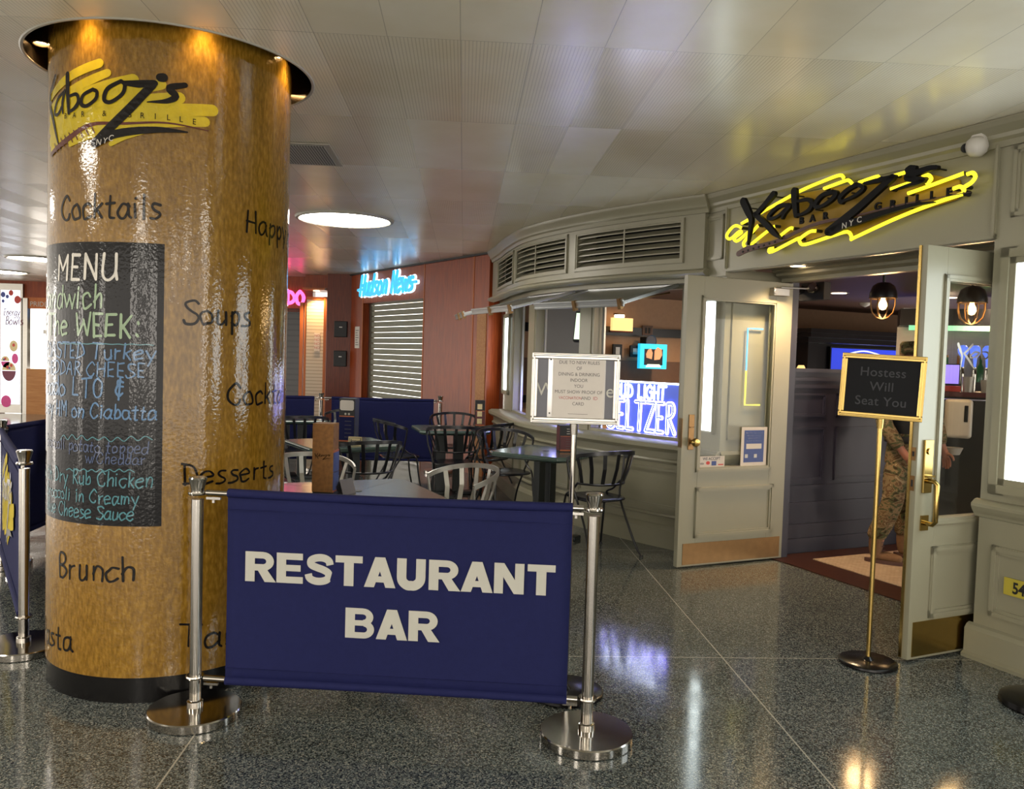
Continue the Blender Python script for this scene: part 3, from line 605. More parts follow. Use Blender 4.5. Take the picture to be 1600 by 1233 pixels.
# flush rim and the deep metal cove the column rises into
trim = MB().lathe([(RRAD-0.004, 0.05), (RRAD-0.004, -0.004), (RRAD+0.007, -0.005), (RRAD+0.012, 0.0)], (CX, CY, HC), 96, caps=False)
struct(trim, 'trim_1', 'trim_white', smooth=40)
cv = MB().lathe([(RRAD-0.005, 0.0), (RRAD-0.005, 0.42), (CRAD-0.02, 0.42)], (CX, CY, HC), 96, caps=False)
struct(cv, 'trim_2', 'cove_metal', smooth=40)
# ------------------------------------------------------------------ round recessed ceiling lights
def ceiling_light(p, r, label, group='round recessed ceiling lights'):
    t = thing('ceiling_light', label, 'ceiling light', (p[0], p[1], HC-0.01), group)
    M = FRAME[t]
    MB().lathe([(r, 0.008), (r+0.02, -0.012), (r+0.045, -0.008), (r+0.055, 0.01)], (0, 0, 0), 48, M, caps=False).build('rim', 'trim_white', t, smooth=40)
    MB().lathe([(0.0001, 0.0), (r, 0.0)], (0, 0, -0.001), 48, M, caps=False).build('diffuser', 'light_disc', t)
    return t
L0 = onz(539, 342, HC)
ceiling_light(L0, 0.43, 'large round ceiling light seen just to the right of the gold column')
ceiling_light(onz(58, 404, HC), 0.40, 'far round ceiling light half hidden by the left side of the gold column')
ceiling_light(onz(3, 424, HC), 0.40, 'farthest round ceiling light, cut by the left edge of the photo')
for i, (x, y) in enumerate([(-2.2, -1.6), (2.7, -2.4), (-5.6, 1.0), (-6.3, 6.2), (2.0, -4.6), (-2.4, -4.8), (3.3, -0.1), (-4.0, 2.3)]):  # all out of view; the last pair added to light the foreground
    ceiling_light((x, y), 0.43, 'unseen round ceiling light over the concourse, outside the view')
# square air grille in the ceiling
g = onz(488, 240, HC); M = fr((g.x, g.y, HC), (math.cos(GRID), math.sin(GRID)))
t = thing('air_vent', 'square perforated air grille in the ceiling beside the gold column', 'vent', M)
MB().box(-0.32, 0.16, -0.30, 0.30, -0.012, -0.003, M).build('frame', 'trim_white', t)
MB().box(-0.28, 0.12, -0.26, 0.26, -0.016, -0.011, M).build('grille', 'vent_mesh', t)
# ------------------------------------------------------------------ the gold column
col = thing('column', 'round gold wrapped column with chalkboard menu and handwritten dish names', 'column', (CX, CY, 0))
MB().lathe([(CRAD-0.006, 0.0), (CRAD-0.006, 0.115)], (CX, CY, 0), 96, caps=False).build('base', 'black_gloss', col, smooth=40)
MB().lathe([(CRAD, 0.113), (CRAD, HC+0.42)], (CX, CY, 0), 128, caps=False).build('wrap', 'column_wrap', col, smooth=40)
def cyl(x, y):
    d = ray(x, y); ox, oy = -CX, -CY; A = d.x*d.x+d.y*d.y; B = 2*(ox*d.x+oy*d.y); Cc = ox*ox+oy*oy-CRAD*CRAD
    t = (-B-math.sqrt(max(0, B*B-4*A*Cc)))/2/A; return math.atan2(d.y*t-CY, d.x*t-CX), EYE+d.z*t
def colf(th0, z0, off=0.002):
    def f(u, v, h=0.0):
        a = th0+u/CRAD; r = CRAD+off+h; return Vector((CX+r*math.cos(a), CY+r*math.sin(a), z0+v))
    return f
def coltext(mb, text, px0, px1, cap, w=0.11, xs=None, shear=0.0, jit=0.35, off=0.002, slope=0.0):
    a0, z0 = cyl(*px0); a1, z1 = cyl(*px1)
    tmp = MB(); wd = hand(tmp, text, cap, lambda u, v, h=0: Vector((u, v, 0)), w, 1.0, shear, jit)
    k = (a1-a0)*CRAD/wd
    f = colf(a0, z0, off)
    hand(mb, text, cap, lambda u, v, h=0: f(u, v+(z1-z0)*u/max(1e-6, (a1-a0)*CRAD), h), w, k, shear, jit)
w_ = MB()
coltext(w_, 'Cocktails', (98, 345), (256, 342), 0.100); coltext(w_, 'Soups', (288, 505), (394, 510), 0.098); coltext(w_, 'Brunch', (92, 900), (215, 907), 0.100)
coltext(w_, 'Desserts', (285, 757), (428, 744), 0.088); coltext(w_, 'Pasta', (40, 1000), (116, 1018), 0.10); coltext(w_, 'Tapas', (280, 1010), (415, 1000), 0.10)
a0, z0 = cyl(383, 362); hand(w_, 'Happy Hour', 0.094, colf(a0, z0), 0.11, 1.05)
a0, z0 = cyl(357, 633); hand(w_, 'Cocktails', 0.094, colf(a0, z0), 0.11, 1.05)
w_.build('lettering', 'ink_black', col)
bd = MB(); th = [(-3.05+(-1.250+3.05)*i/36) for i in range(37)]
for a, b in zip(th, th[1:]): bd.add([(CX+(CRAD+0.0015)*math.cos(q), CY+(CRAD+0.0015)*math.sin(q), z) for q, z in ((a, 0.775), (b, 0.775), (b, 1.984), (a, 1.984))], [(0, 1, 2, 3)])
board = bd.build('menu_board', 'board_black', col, smooth=60)
def chalk(text, y, xr, cap, mat, xs=0.9, w=0.10, jit=0.5, name='chalk_writing'):
    a, z = cyl(xr, y); m = MB(); hand(m, text, cap, colf(a, z, 0.003), w, xs, 0.5/10, jit, align='R', wob=0.3); m.build(name, mat, board)
chalk('MENU', 437, 192, 0.105, 'chalk_white', 1.05, 0.12, 0.2, 'heading')
chalk('Sandwich', 481, 165, 0.098, 'chalk_green', 0.9); chalk('OF The WEEK:', 527, 224, 0.092, 'chalk_green', 0.95, 0.12)
chalk('ROASTED Turkey', 563, 245, 0.066, 'chalk_blue', 1.0, 0.12); chalk('CHEDDAR CHEESE', 590, 230, 0.058, 'chalk_blue', 1.05, 0.12); chalk('Avocado LTO &', 622, 197, 0.080, 'chalk_blue', 0.95, 0.11)
chalk('Honey HM on Ciabatta', 656, 247, 0.064, 'chalk_blue', 0.88, 0.12); chalk('Broccoli potato topped', 709, 234, 0.050, 'chalk_dim', 0.9, 0.11); chalk('w/Cheddar', 726, 229, 0.046, 'chalk_dim', 0.95, 0.11)
chalk('with Dry Rub Chicken', 761, 241, 0.062, 'chalk_teal', 0.85, 0.10); chalk('Broccoli in Creamy', 788, 218, 0.056, 'chalk_teal', 0.9, 0.11); chalk('Blue Cheese Sauce', 813, 211, 0.058, 'chalk_teal', 0.85, 0.11)
m = MB()
for y0, xs_, amp in ((537, (95, 240), 0.002), (683, (95, 238), 0.012), (733, (105, 210), 0.006)):
    a0, z0 = cyl(xs_[0], y0); a1, z1 = cyl(xs_[1], y0+2); f = colf(a0, z0, 0.003); n = 16
    m.ribbon([((a1-a0)*CRAD*i/n, (z1-z0)*i/n + amp*(1 if i % 2 else -1)*random.uniform(.4, 1.2), 0.0045) for i in range(n+1)], f)
m.build('chalk_line', 'chalk_teal', board)
m = MB(); lf = colf(-1.6, 2.5, 0.003)
for q in COL_YEL: m.ribbon([(a, b, c*1.28) for a, b, c in q], lf)
m.build('logo_strokes', 'logo_yellow', col)
m = MB(); lf3 = colf(-1.6, 2.5, 0.0042); m.ribbon(COL_BRN, lf3)
for i in range(9): u = -0.36+i*0.03; m.ribbon([(u-0.012, -0.085+i*0.008, 0.006), (u+0.012, -0.125+i*0.008, 0.006)], lf3)
m.build('logo_neck', 'logo_brown', col)
m = MB(); lf2 = colf(-1.6, 2.5, 0.0056)
for q in COL_BLK: m.ribbon([(a, b, c*1.25) for a, b, c in q], lf2)
for c, a, b in COL_TXT: font(m, c, 0.034, colf(-1.6+a/CRAD, 2.5+b, 0.0056), 0.0, xs=0.9)
m.build('logo_letters', 'ink_black', col)
m = MB()
for c, a, b in COL_NYC: font(m, c, 0.036, colf(-1.6+a/CRAD, 2.5+b, 0.007), 0.0, 0.2, xs=0.9)
m.build('logo_city', 'chalk_white', col)
# small spotlights sunk in the cove around the column
for i, (a, lab) in enumerate([(-1.86, 'cove spotlight lighting the column above the logo'), (-0.98, 'cove spotlight over the plain gold right half of the column'), (-2.92, 'cove spotlight at the left edge of the column top'), (-0.08, 'cove spotlight at the right edge of the column top'), (0.95, 'cove spotlight behind the column'), (2.2, 'cove spotlight behind the column')]):
    px, py = CX+(CRAD+0.052)*math.cos(a), CY+(CRAD+0.052)*math.sin(a); zz = HC+0.07
    t = thing('spotlight', lab, 'spotlight', (px, py, zz), 'spotlights in the column cove'); M = FRAME[t]
    MB().lathe([(0.02, 0.10), (0.040, 0.08), (0.044, 0.0), (0.036, -0.004), (0.034, 0.02)], (0, 0, 0), 20, M, caps=False).build('housing', 'cove_metal', t, smooth=40)
    MB().lathe([(0.0001, 0.012), (0.033, 0.012)], (0, 0, 0), 20, M, caps=False).build('bulb', 'spot_bulb', t)
    ld = bpy.data.lights.new('spot_beam', 'SPOT'); ld.energy = 4.5; ld.color = (1, 0.66, 0.30); ld.spot_size = math.radians(95); ld.spot_blend = 0.7; ld.shadow_soft_size = 0.03
    lo = bpy.data.objects.new('spot_beam', ld); COL.objects.link(lo); lo.location = (0, 0, -0.006); lo.parent = t
# ------------------------------------------------------------------ curved window bay
wain = MB().sweep(bay, 0.0, BAYLEN, [(-.26, 0), (0, 0), (0, .80), (-.26, .80)], 40)
wf = struct(wain, 'wall_front', 'sage_paint', smooth=30)
struct(MB().sweep(bay, 0.0, BAYLEN, [(-.24, .80), (.03, .80), (.065, .83), (.065, .865), (.03, .885), (-.26, .885)], 40), 'window_sill', 'sage_paint', wf, smooth=30)
struct(MB().sweep(bay, 0.0, BAYLEN, [(0, .0), (.045, .0), (.045, .15), (.03, .165), (.02, .175), (0, .185)], 40), 'baseboard_front', 'sage_paint', wf, smooth=30)
m = MB().sweep(bay, 0.0, BAYLEN, [(0, .70), (.012, .705), (.02, .72), (.012, .735), (0, .74)], 40)
m.sweep(bay, 0.0, BAYLEN, [(0, .245), (.014, .25), (.02, .262), (.012, .275), (0, .28)], 40)
for a, b in ((0.10, 1.36), (1.50, 2.60), (2.92, 3.90)): m.mframe(bay, a, b, .31, .66, .04, .016, 0, 10)
m.build('panel_moulding', 'sage_paint', wf, smooth=30)
# head, frieze and cornice
struct(MB().sweep(bay, 0.0, BAYLEN, [(-.28, 2.20), (-.04, 2.20), (-.04, 2.29), (-.28, 2.29)], 40), 'window_head', 'sage_paint', wf, smooth=30)
fz = MB(); FO = 0.06
fz.sweep(bay, -0.02, BAYLEN, [(-.28, 2.28), (FO, 2.28), (FO, 2.37), (-.28, 2.37)], 40)
fz.sweep(bay, -0.02, BAYLEN, [(-.28, 2.70), (FO, 2.70), (FO, 2.869), (-.28, 2.869)], 40)
LOUV = [(0.175, 1.43), (1.565, 2.78), (2.92, 4.0)]
for a, b in ((-0.02, 0.175), (1.43, 1.565), (2.78, 2.92), (4.0, BAYLEN)): fz.sweep(bay, a, b, [(-.28, 2.37), (FO, 2.37), (FO, 2.70), (-.28, 2.70)], 4)
fz.build('frieze', 'sage_paint', wf, smooth=30)
cn = MB().sweep(bay, -0.06, BAYLEN, [(FO, 2.735), (.075, 2.735), (.085, 2.765), (.10, 2.78), (.105, 2.80), (.13, 2.835), (.14, 2.86), (.14, 2.868), (FO, 2.868)], 40)
cn.sweep(bay, -0.06, BAYLEN, [(FO-.02, 2.235), (.10, 2.245), (.12, 2.26), (.115, 2.28), (.09, 2.295), (FO, 2.30), (FO-.02, 2.30)], 40)
cn.build('cornice', 'sage_paint', wf, smooth=25)
MB().sweep(bay, 0.1, BAYLEN-0.2, [(-.20, 2.36), (-.17, 2.36), (-.17, 2.71), (-.20, 2.71)], 40).build('duct_backing', 'black_matte', wf)
for i, (a, b) in enumerate(LOUV):
    p, nn = bay((a+b)/2); M = fr((p.x, p.y, 2.535), (nn.y*-1, nn.x)); M = Matrix.Translation(Vector((p.x, p.y, 2.37)))
    t = thing('louver_vent', ['widest sage louver vent above the window next to the open entrance door', 'middle sage louver vent in the curved frieze', 'narrow sage louver vent at the far end of the curved frieze'][i], 'vent', M, 'louver vents in the frieze')
    MB().mframe(bay, a-0.01, b+0.01, 2.352, 2.718, .038, .018, FO, 10).build('frame', 'sage_paint', t, smooth=30)
    for k in range(6):
        z = 2.385+k*0.053
        MB().sweep(bay, a, b, [(FO-.005, z), (FO-.005, z+.010), (FO-.075, z+.052), (FO-.075, z+.042)], 10).build('slat', 'sage_paint', t, smooth=30)
    c = (a+b)/2; MB().sweep(bay, c-.008, c+.008, [(FO-.004, 2.37), (FO, 2.37), (FO, 2.70), (FO-.004, 2.70)]).build('slat_rod', 'sage_paint', t)
# mullions
ml = MB()
for a, b in ((0.0, 0.26), (1.40, 1.56), (2.62, 2.90), (3.86, BAYLEN)): ml.sweep(bay, a, b, [(-.26, .88), (-.12, .88), (-.12, 2.21), (-.26, 2.21)], 4)
ml.build('window_mullion', 'sage_paint', wf, smooth=30)
# windows: track frame plus a sash hung at the head and pushed out
WIN = [(0.26, 1.40), (1.56, 2.62), (2.90, 3.86)]
for i, (a, b) in enumerate(WIN):
    r = sroot('window_%d' % (i+1))
    m = MB()
    for x0, x1 in ((a, a+.035), (b-.035, b)): m.sweep(bay, x0, x1, [(-.20, .885), (-.13, .885), (-.13, 2.20), (-.20, 2.20)])
    m.sweep(bay, a, b, [(-.20, 2.165), (-.13, 2.165), (-.13, 2.20), (-.20, 2.20)], 4); m.sweep(bay, a, b, [(-.20, .885), (-.13, .885), (-.13, .91), (-.20, .91)], 4)
    m.build('window_frame', 'sage_paint', r)
    m = MB()
    for x0, x1 in ((b-.085, b-.05), ): m.sweep(bay, x0, x1, [(-.235, .885), (-.215, .885), (-.215, 2.20), (-.235, 2.20)])
    m.build('inner_track', 'aluminium', r)
    p0, n0 = bay(a+.03); p1, n1 = bay(b-.03); nn = ((n0+n1)/2).normalized(); X = (p1-p0); wd = X.length; X.normalize()
    drop = math.radians(16); Yv = Vector((nn.x*math.cos(drop), nn.y*math.cos(drop), -math.sin(drop))); X3 = Vector((X.x, X.y, 0)); Zv = X3.cross(Yv)
    o3 = Vector((p0.x, p0.y, 2.19)) + Vector((nn.x, nn.y, 0))*-.06
    M = Matrix(((X3.x, Yv.x, Zv.x, o3.x), (X3.y, Yv.y, Zv.y, o3.y), (X3.z, Yv.z, Zv.z, o3.z), (0, 0, 0, 1)))
    sd = 0.68
    m = MB().box(0, wd, 0, .04, -.014, .014, M).box(0, wd, sd-.045, sd, -.014, .014, M).box(0, .04, .04, sd-.045, -.014, .014, M).box(wd-.04, wd, .04, sd-.045, -.014, .014, M)
    m.box(0, wd, sd-.012, sd+.006, -.030, -.012, M).box(0, wd, sd-.012, sd+.006, .012, .030, M)
    sash = m.build('sash', 'aluminium', r, bevel=.003)
    MB().box(.035, wd-.035, .035, sd-.04, -.003, .003, M).build('pane', 'sash_glass', sash)
    for q in (.05, wd-.05):
        pa = M @ Vector((q, .06, .0)); pb = M @ Vector((q, sd*.66, -.02)); m = MB().tube([pa+Vector((0, 0, -.05)), pb], .008, 6).build('stay_arm', 'brass_dull', sash)
    m = MB()
    for q in (0.02, wd*.5): m.box(q, q+.03, sd-.015, sd+.02, -.05, .035, M)
    m.build('catch', 'brass_dull', sash)
# lit beer signs standing on the sill inside each window
for i, (a, b) in enumerate([(0.34, 1.30), (1.62, 2.50), (2.98, 3.72)]):
    p0, n0 = bay(b); p1, n1 = bay(a); nn = (n0+n1).normalized(); X = p1-p0; wd = X.length
    o = p0-nn*0.30; M = fr((o.x, o.y, 0.89), X); hgt = 0.46
    t = thing('lit_sign', ['blue lit seltzer sign in the window beside the open entrance door', 'blue lit seltzer sign in the middle window behind the notice stand', 'blue lit seltzer sign in the farthest bay window'][i], 'lit sign', M, 'lit beer signs in the windows')
    MB().box(0, wd, 0.0, .05, 0, hgt, M).build('panel', 'led_blue', t)
    MB().box(-.012, wd+.012, -.006, .055, -.014, 0, M).build('lower_rim', 'led_white', t); MB().box(-.012, wd+.012, -.006, .055, hgt, hgt+.014, M).build('upper_rim', 'led_white', t)
    f = onface(M, .004); f2 = onface(M, .010)
    m = MB(); k = wd/6.6
    hand(m, 'BUD LIGHT', .115, lambda u, v, h=0: f(u+wd*.10, v+.325, h), .20, k*6.6*.83/.92, 0, .1); m.build('upper_lettering', 'led_white', t)
    for nm, mat_, w, ff in (('lettering_glow', 'led_purple', .165, f), ('lettering', 'led_white', .125, lambda u, v, h=0: f2(u, v, h)), ('lettering_core', 'led_blue', .05, lambda u, v, h=0: f2(u, v, h+.004))):
        m = MB(); hand(m, 'SELTZER', .255, lambda u, v, h=0, ff=ff: ff(u+.015, v+.035, h), w, wd/1.34*.92, 0, .0); m.build(nm, mat_, t)
# lightbox on the far end of the bay
def lightbox(cf, t0, t1, z0, z1, o, label, w_f=.055):
    p, nn = cf(t0); t = thing('lightbox', label, 'lightbox', (p.x, p.y, z0))
    MB().mframe(cf, t0, t1, z0-w_f*.9, z1+w_f*.9, w_f, .03, o, 1).build('frame', 'sage_paint', t)
    d = w_f*1.15
    MB().sweep(cf, t0+d*.9, t1-d*.9, [(o, z0), (o+.012, z0), (o+.012, z1), (o, z1)]).build('lit_panel', 'lightbox_white', t)
    return t
lightbox(bay, 4.00, 4.36, 1.13, 2.04, -.115, 'narrow white lightbox at the far end of the window bay')
# ------------------------------------------------------------------ entrance
wr = struct(MB().sweep(entc, -2.985, 3.4, [(-.60, 0), (0, 0), (0, 2.869), (-.60, 2.869)]), 'wall_right', 'sage_paint')
m = MB().sweep(entc, -3.01, 3.4, [(0, 0), (.055, 0), (.055, .018), (.035, .03), (.035, .155), (.02, .175), (0, .185)])
m.build('baseboard_right', 'sage_paint', wr)
m = MB().sweep(entc, -3.005, 3.4, [(0, .765), (.014, .77), (.02, .785), (.035, .805), (.045, .825), (.045, .84), (.02, .86), (0, .865)])
s0 = -2.90
while s0 < 2.8: m.mframe(entc, s0, s0+1.30, .25, .63, .045, .016); s0 += 1.45
m.mframe(entc, -2.90, -1.60, 2.36, 2.73, .04, .014); m.build('panel_moulding', 'sage_paint', wr)
lightbox(entc, -2.935, -1.75, .98, 2.125, 0, 'tall white lightbox on the sage wall right of the entrance', .088)
lightbox(entc, -5.475, -5.235, 1.01, 2.04, 0, 'narrow white lightbox seen through the glass of the left door', .022)
lightbox(entc, 0.3, 1.5, .96, 2.13, 0, 'tall white lightbox on the sage wall beyond the right edge of the photo')
fa = MB().sweep(entc, -5.47, -2.985, [(-.10, 2.28), (0, 2.28), (0, 2.869), (-.10, 2.869)])
wh = struct(fa, 'wall_entrance', 'sage_paint')
m = MB().sweep(entc, -5.47, 3.4, [(0, 2.735), (.015, 2.735), (.025, 2.765), (.04, 2.78), (.045, 2.80), (.08, 2.835), (.09, 2.86), (.09, 2.868), (0, 2.868)]); m.build('cornice', 'sage_paint', wh)
m = MB().mframe(entc, -5.19, -2.975, 2.255, 2.83, .028, .022); m.mframe(entc, -5.43, -5.22, 2.36, 2.71, .035, .016); m.build('panel_moulding', 'sage_paint', wh)
pil = MB().sweep(entc, -5.47, -5.17, [(-.60, 0), (0, 0), (0, 2.28), (-.60, 2.28)]).build('pilaster', 'sage_paint', wh)
m = MB().sweep(entc, -5.47, -5.165, [(0, .765), (.014, .77), (.035, .805), (.04, .84), (.02, .86), (0, .865)]); m.sweep(entc, -5.47, -5.165, [(0, 0), (.035, .0), (.035, .155), (.02, .175), (0, .185)])
def alc(d): return ent(-5.17, -d), E2
m.sweep(alc, .0, .56, [(0, .765), (.01, .77), (.022, .805), (.025, .84), (.012, .86), (0, .865)])
m.mframe(alc, .06, .53, .95, 2.12, .035, .012); m.mframe(alc, .06, .53, .25, .63, .035, .012); m.build('panel_moulding', 'sage_paint', pil)
MB().sweep(entc, -5.47, -5.16, [(-.02, 2.225), (.02, 2.225), (.02, 2.285), (-.02, 2.285)]).build('pilaster_cap', 'sage_paint', wh)
m = MB().sweep(entc, -5.14, -2.985, [(-.62, 2.30), (-.02, 2.30), (-.02, 2.34), (-.62, 2.34)]); m.build('soffit', 'sage_paint', wh)
m = MB().sweep(entc, -5.14, -2.985, [(-.60, 2.205), (-.52, 2.205), (-.52, 2.30), (-.60, 2.30)]).sweep(entc, -5.14, -2.985, [(-.52, 2.235), (-.46, 2.25), (-.46, 2.27), (-.42, 2.285), (-.42, 2.30), (-.52, 2.30)]); m.build('door_head', 'sage_paint', wh)
MB().sweep(entc, -5.14, -2.985, [(-.04, 2.25), (-.005, 2.25), (-.005, 2.285), (-.04, 2.285)]).build('soffit_edge', 'sage_paint', wh)
p = ent(-4.80, -.36); t = thing('downlight', 'recessed warm downlight in the entrance soffit', 'ceiling light', (p.x, p.y, 2.298)); M = FRAME[t]
MB().lathe([(.055, -.004), (.075, -.006), (.08, .0)], (0, 0, 0), 24, M, caps=False).build('rim', 'trim_white', t, smooth=40); MB().lathe([(.0001, -.003), (.056, -.003)], (0, 0, 0), 24, M, caps=False).build('bulb', 'down_bulb', t)
ld = bpy.data.lights.new('downlight_beam', 'SPOT'); ld.energy = 85; ld.color = (1, .70, .40); ld.spot_size = math.radians(130); ld.spot_blend = .8; ld.shadow_soft_size = .09
lo = bpy.data.objects.new('downlight_beam', ld); COL.objects.link(lo); lo.location = (0, 0, -.012); lo.parent = t
# ------------------------------------------------------------------ the two open doors
DW, DH = 1.015, 2.185
def door(name, sv, label, nm):
    o = E2*sv + N2*(-4.195-.575+DW); M = fr((o.x, o.y, .012), -N2); r = sroot(nm, M); r['label'] = label
    T = .046
    m = MB().box(0, .155, 0, T, 0, DH, M).box(.845, DW, 0, T, 0, DH, M).box(.155, .845, 0, T, 0, .75, M).box(.155, .845, 0, T, 2.03, DH, M); m.build('leaf', 'sage_paint', r, bevel=.002)
    def dc(x): q = M @ Vector((x, 0, 0)); return Vector((q.x, q.y)), E2
    def db(x): q = M @ Vector((x, T, 0)); return Vector((q.x, q.y)), -E2
    m = MB()
    for c in (dc, db): m.mframe(c, .133, .865, .725, 2.055, .036, .014); m.mframe(c, .14, .90, .225, .61, .042, .016)
    m.build('panel_moulding', 'sage_paint', r)
    MB().box(.15, .85, T*.4, T*.6, .745, 2.035, M).build('glass', 'door_glass', r)
    return r, M, T
d1, M, T = door('door', -5.065, 'left leaf of the sage entrance doors with round knob and closer', 'door_1')
MB().box(.045, .985, -.004, .0, .014, .175, M).build('kick_plate', 'brass_dull', d1)
m = MB().box(.055, .105, -.008, 0, .885, 1.15, M); m.box(.062, .098, -.016, -.006, 1.05, 1.06, M); pl = m.build('lock_plate', 'brass_dull', d1, bevel=.002)
MB().lathe([(.012, 0), (.012, .03), (.03, .038), (.034, .055), (.026, .07), (.0001, .074)], (0, 0, 0), 24, M @ Matrix.Translation((.085, -.006, .945)) @ Matrix.Rotation(PI/2, 4, 'X')).build('knob', 'brass', d1, smooth=50)
m = MB().box(.775, .93, -.055, 0, 2.075, 2.135, M).cyl((.79, -.058, 2.105), (.79, -.05, 2.105), .02, seg=12, M=M); cl = m.build('door_closer', 'brushed_steel', d1, bevel=.004)
MB().tube([(.85, -.045, 2.142), (1.05, -.10, 2.142), (1.23, .06, 2.165)], .007, 6, M=M).build('closer_arm', 'brushed_steel', cl)
MB().box(0, .004, 0, T, .9, 1.12, M).build('edge_plate', 'brass_dull', d1)
# notices stuck to the glass
M2 = M @ Matrix.Translation((.185+.385, .012, .745))
t = thing('notice', 'blue and white printed notice stuck in the corner of the left door glass', 'notice', M2); ff = onface(M2, .003)
MB().box(0, .255, -.002, 0, .0, .305, M2).build('sheet', 'white_paper', t); bl = MB().box(.028, .225, -.003, -.0018, .03, .28, M2).build('print', 'cover_blue', t)
m = MB()
for i, tx in enumerate(['New York City requires', 'you to be vaccinated', 'against COVID-19', 'to enter this business']): font(m, tx, .019, lambda u, v, h=0, i=i: ff(u+.127, v+.255-i*.021, h), xs=.9)
m.box(.05, .20, -.0042, -.0031, .135, .175, M2); m.build('lettering', 'white_paper', bl)
m = MB()
for x in (.04, .13): m.box(x, x+.028, -.0042, -.0031, .065, .093, M2)
m.build('stamp', 'tin_silver', bl)
M2 = M @ Matrix.Translation((.165, .012, .747)); ff = onface(M2, .003)
t = thing('card_sticker', 'white card payment sticker in the left corner of the left door glass', 'sticker', M2)
MB().box(0, .25, -.002, 0, 0, .085, M2).build('sheet', 'white_paper', t); m = MB(); font(m, 'WE ACCEPT', .030, lambda u, v, h=0: ff(u+.125, v+.055, h), .0006); font(m, 'VISA', .019, lambda u, v, h=0: ff(u+.035, v+.022, h), .0006, .2); m.build('lettering', 'board_charcoal', t)
m = MB().cyl((.088, -.0024, .033), (.088, -.003, .033), .013, seg=16, M=M2).cyl((.098, -.0022, .033), (.098, -.0028, .033), .013, seg=16, M=M2).box(.19, .24, -.003, -.002, .014, .022, M2); m.build('red_mark', 'berry_red', t)
m = MB().box(.127, .172, -.003, -.002, .012, .046, M2); m.build('blue_mark', 'cover_blue', t)
# right leaf
d2, M, T = door('door', -3.035, 'right leaf of the sage entrance doors with brass pull handle', 'door_2')
MB().box(.03, .985, -.004, .0, .014, .20, M).build('kick_plate', 'brass', d2)
MB().box(-.006, .0, T-.012, T+.004, .005, DH, M).build('edge_strip', 'brass', d2)
m = MB().box(.04, .105, -.014, 0, .89, 1.17, M); lp = m.build('lock_plate', 'brass', d2, bevel=.003)
m = MB().tube([(.072, -.012, .955), (.072, -.055, .955), (.072, -.07, .94), (.072, -.07, .745), (.072, -.055, .73), (.072, -.002, .73)], .013, 10, M=M); m.box(.045, .10, -.008, 0, .69, .77, M); m.build('pull_handle', 'brass', d2, smooth=50)
MB().cyl((.072, -.014, 1.11), (.072, -.022, 1.11), .017, seg=18, M=M).box(.045, .10, -.035, -.014, .975, .985, M).build('thumb_latch', 'brass', lp)
for z0, z1 in ((.90, .98), (1.06, 1.13)):
    q = MB().box(-.003, 0, .010, .036, z0, z1, M).build('strike_plate', 'brass_dull', d2); MB().box(-.004, -.002, .017, .029, z0+.022, z1-.022, M).build('bolt_hole', 'black_matte', q)
f = onface(M @ Matrix.Translation((.275, .016, 1.545)), 0.0); m = MB()
for k, q in LOGO_BLACK.items(): m.ribbon([((a+.84)*.36, (b-.14)*.42, c*.40) for a, b, c in q], f)
m.build('window_lettering', 'white_plastic', d2)
# ------------------------------------------------------------------ neon sign over the entrance
o = ent(-4.09); SM = fr((o.x, o.y, 2.28), E2)
sg = thing('neon_sign', 'black script restaurant sign with yellow neon tubes over the entrance', 'sign', SM)
f0 = onface(SM)
MB().poly(LOGO_BACK, f0, .010, .022).build('backing', 'sign_backing', sg)
for q in LOGO_NEON:
    P = [SM @ Vector((a, -.070, b)) for a, b in smooth([Vector((a, b, 0)) for a, b in q], 4) and [(v.x, v.y) for v in smooth([Vector((a, b, 0)) for a, b in q], 4)]]
    tb = MB().tube(P, .0115, 8).build('neon_tube', 'neon_yellow', sg, smooth=60)
    for e_ in (0, -1): MB().tube([P[e_], P[e_]+SM.to_3x3() @ Vector((0, .055, 0))], .011, 6).build('electrode', 'black_matte', tb)
m = MB(); m.ribbon(LOGO_NECK, onface(SM, .075), .012); nk = m.build('guitar_neck', 'neck_brown', sg)
m = MB()
for i in range(7): u = -.80+i*.055; m.cyl(SM @ Vector((u, -.086, .095+i*.006)), SM @ Vector((u, -.092, .095+i*.006)), .008, seg=8)
m.build('peg', 'black_matte', nk)
fl = onface(SM, .085)
for k, q in LOGO_BLACK.items():
    nm = {'K1': 'letter_stroke', 'K2': 'letter_stroke', 'K3': 'letter_stroke'}.get(k, 'letter')
    lt = MB().ribbon([(a, b, c*1.22) for a, b, c in q], fl, .025).build(nm, 'sign_black', sg)
m = MB()
for a, b in ((-.72, .40), (-.50, .45), (-.28, .42), (0, .36), (.2, .36), (.45, .40), (.64, .42), (.79, .40), (-.1, .3), (.3, .2), (.6, .21)): m.cyl(SM @ Vector((a, 0, b)), SM @ Vector((a, -.09, b)), .005, seg=6)
m.build('mounting_pin', 'black_matte', sg)
for c, a, b in LOGO_TXT:
    m = MB(); font(m, c, .062, lambda u, v, h=0, a=a, b=b: onface(SM, .075)(u+a, v+b, h), .0025, thick=.012, xs=1.1); m.build('small_letter', 'sign_black', sg)
m = MB()
for c, a, b in LOGO_NYC: font(m, c, .050, lambda u, v, h=0, a=a, b=b: onface(SM, .113)(u+a, v+b, h), .001, xs=1.1)
m.build('city_letters', 'white_plastic', sg)
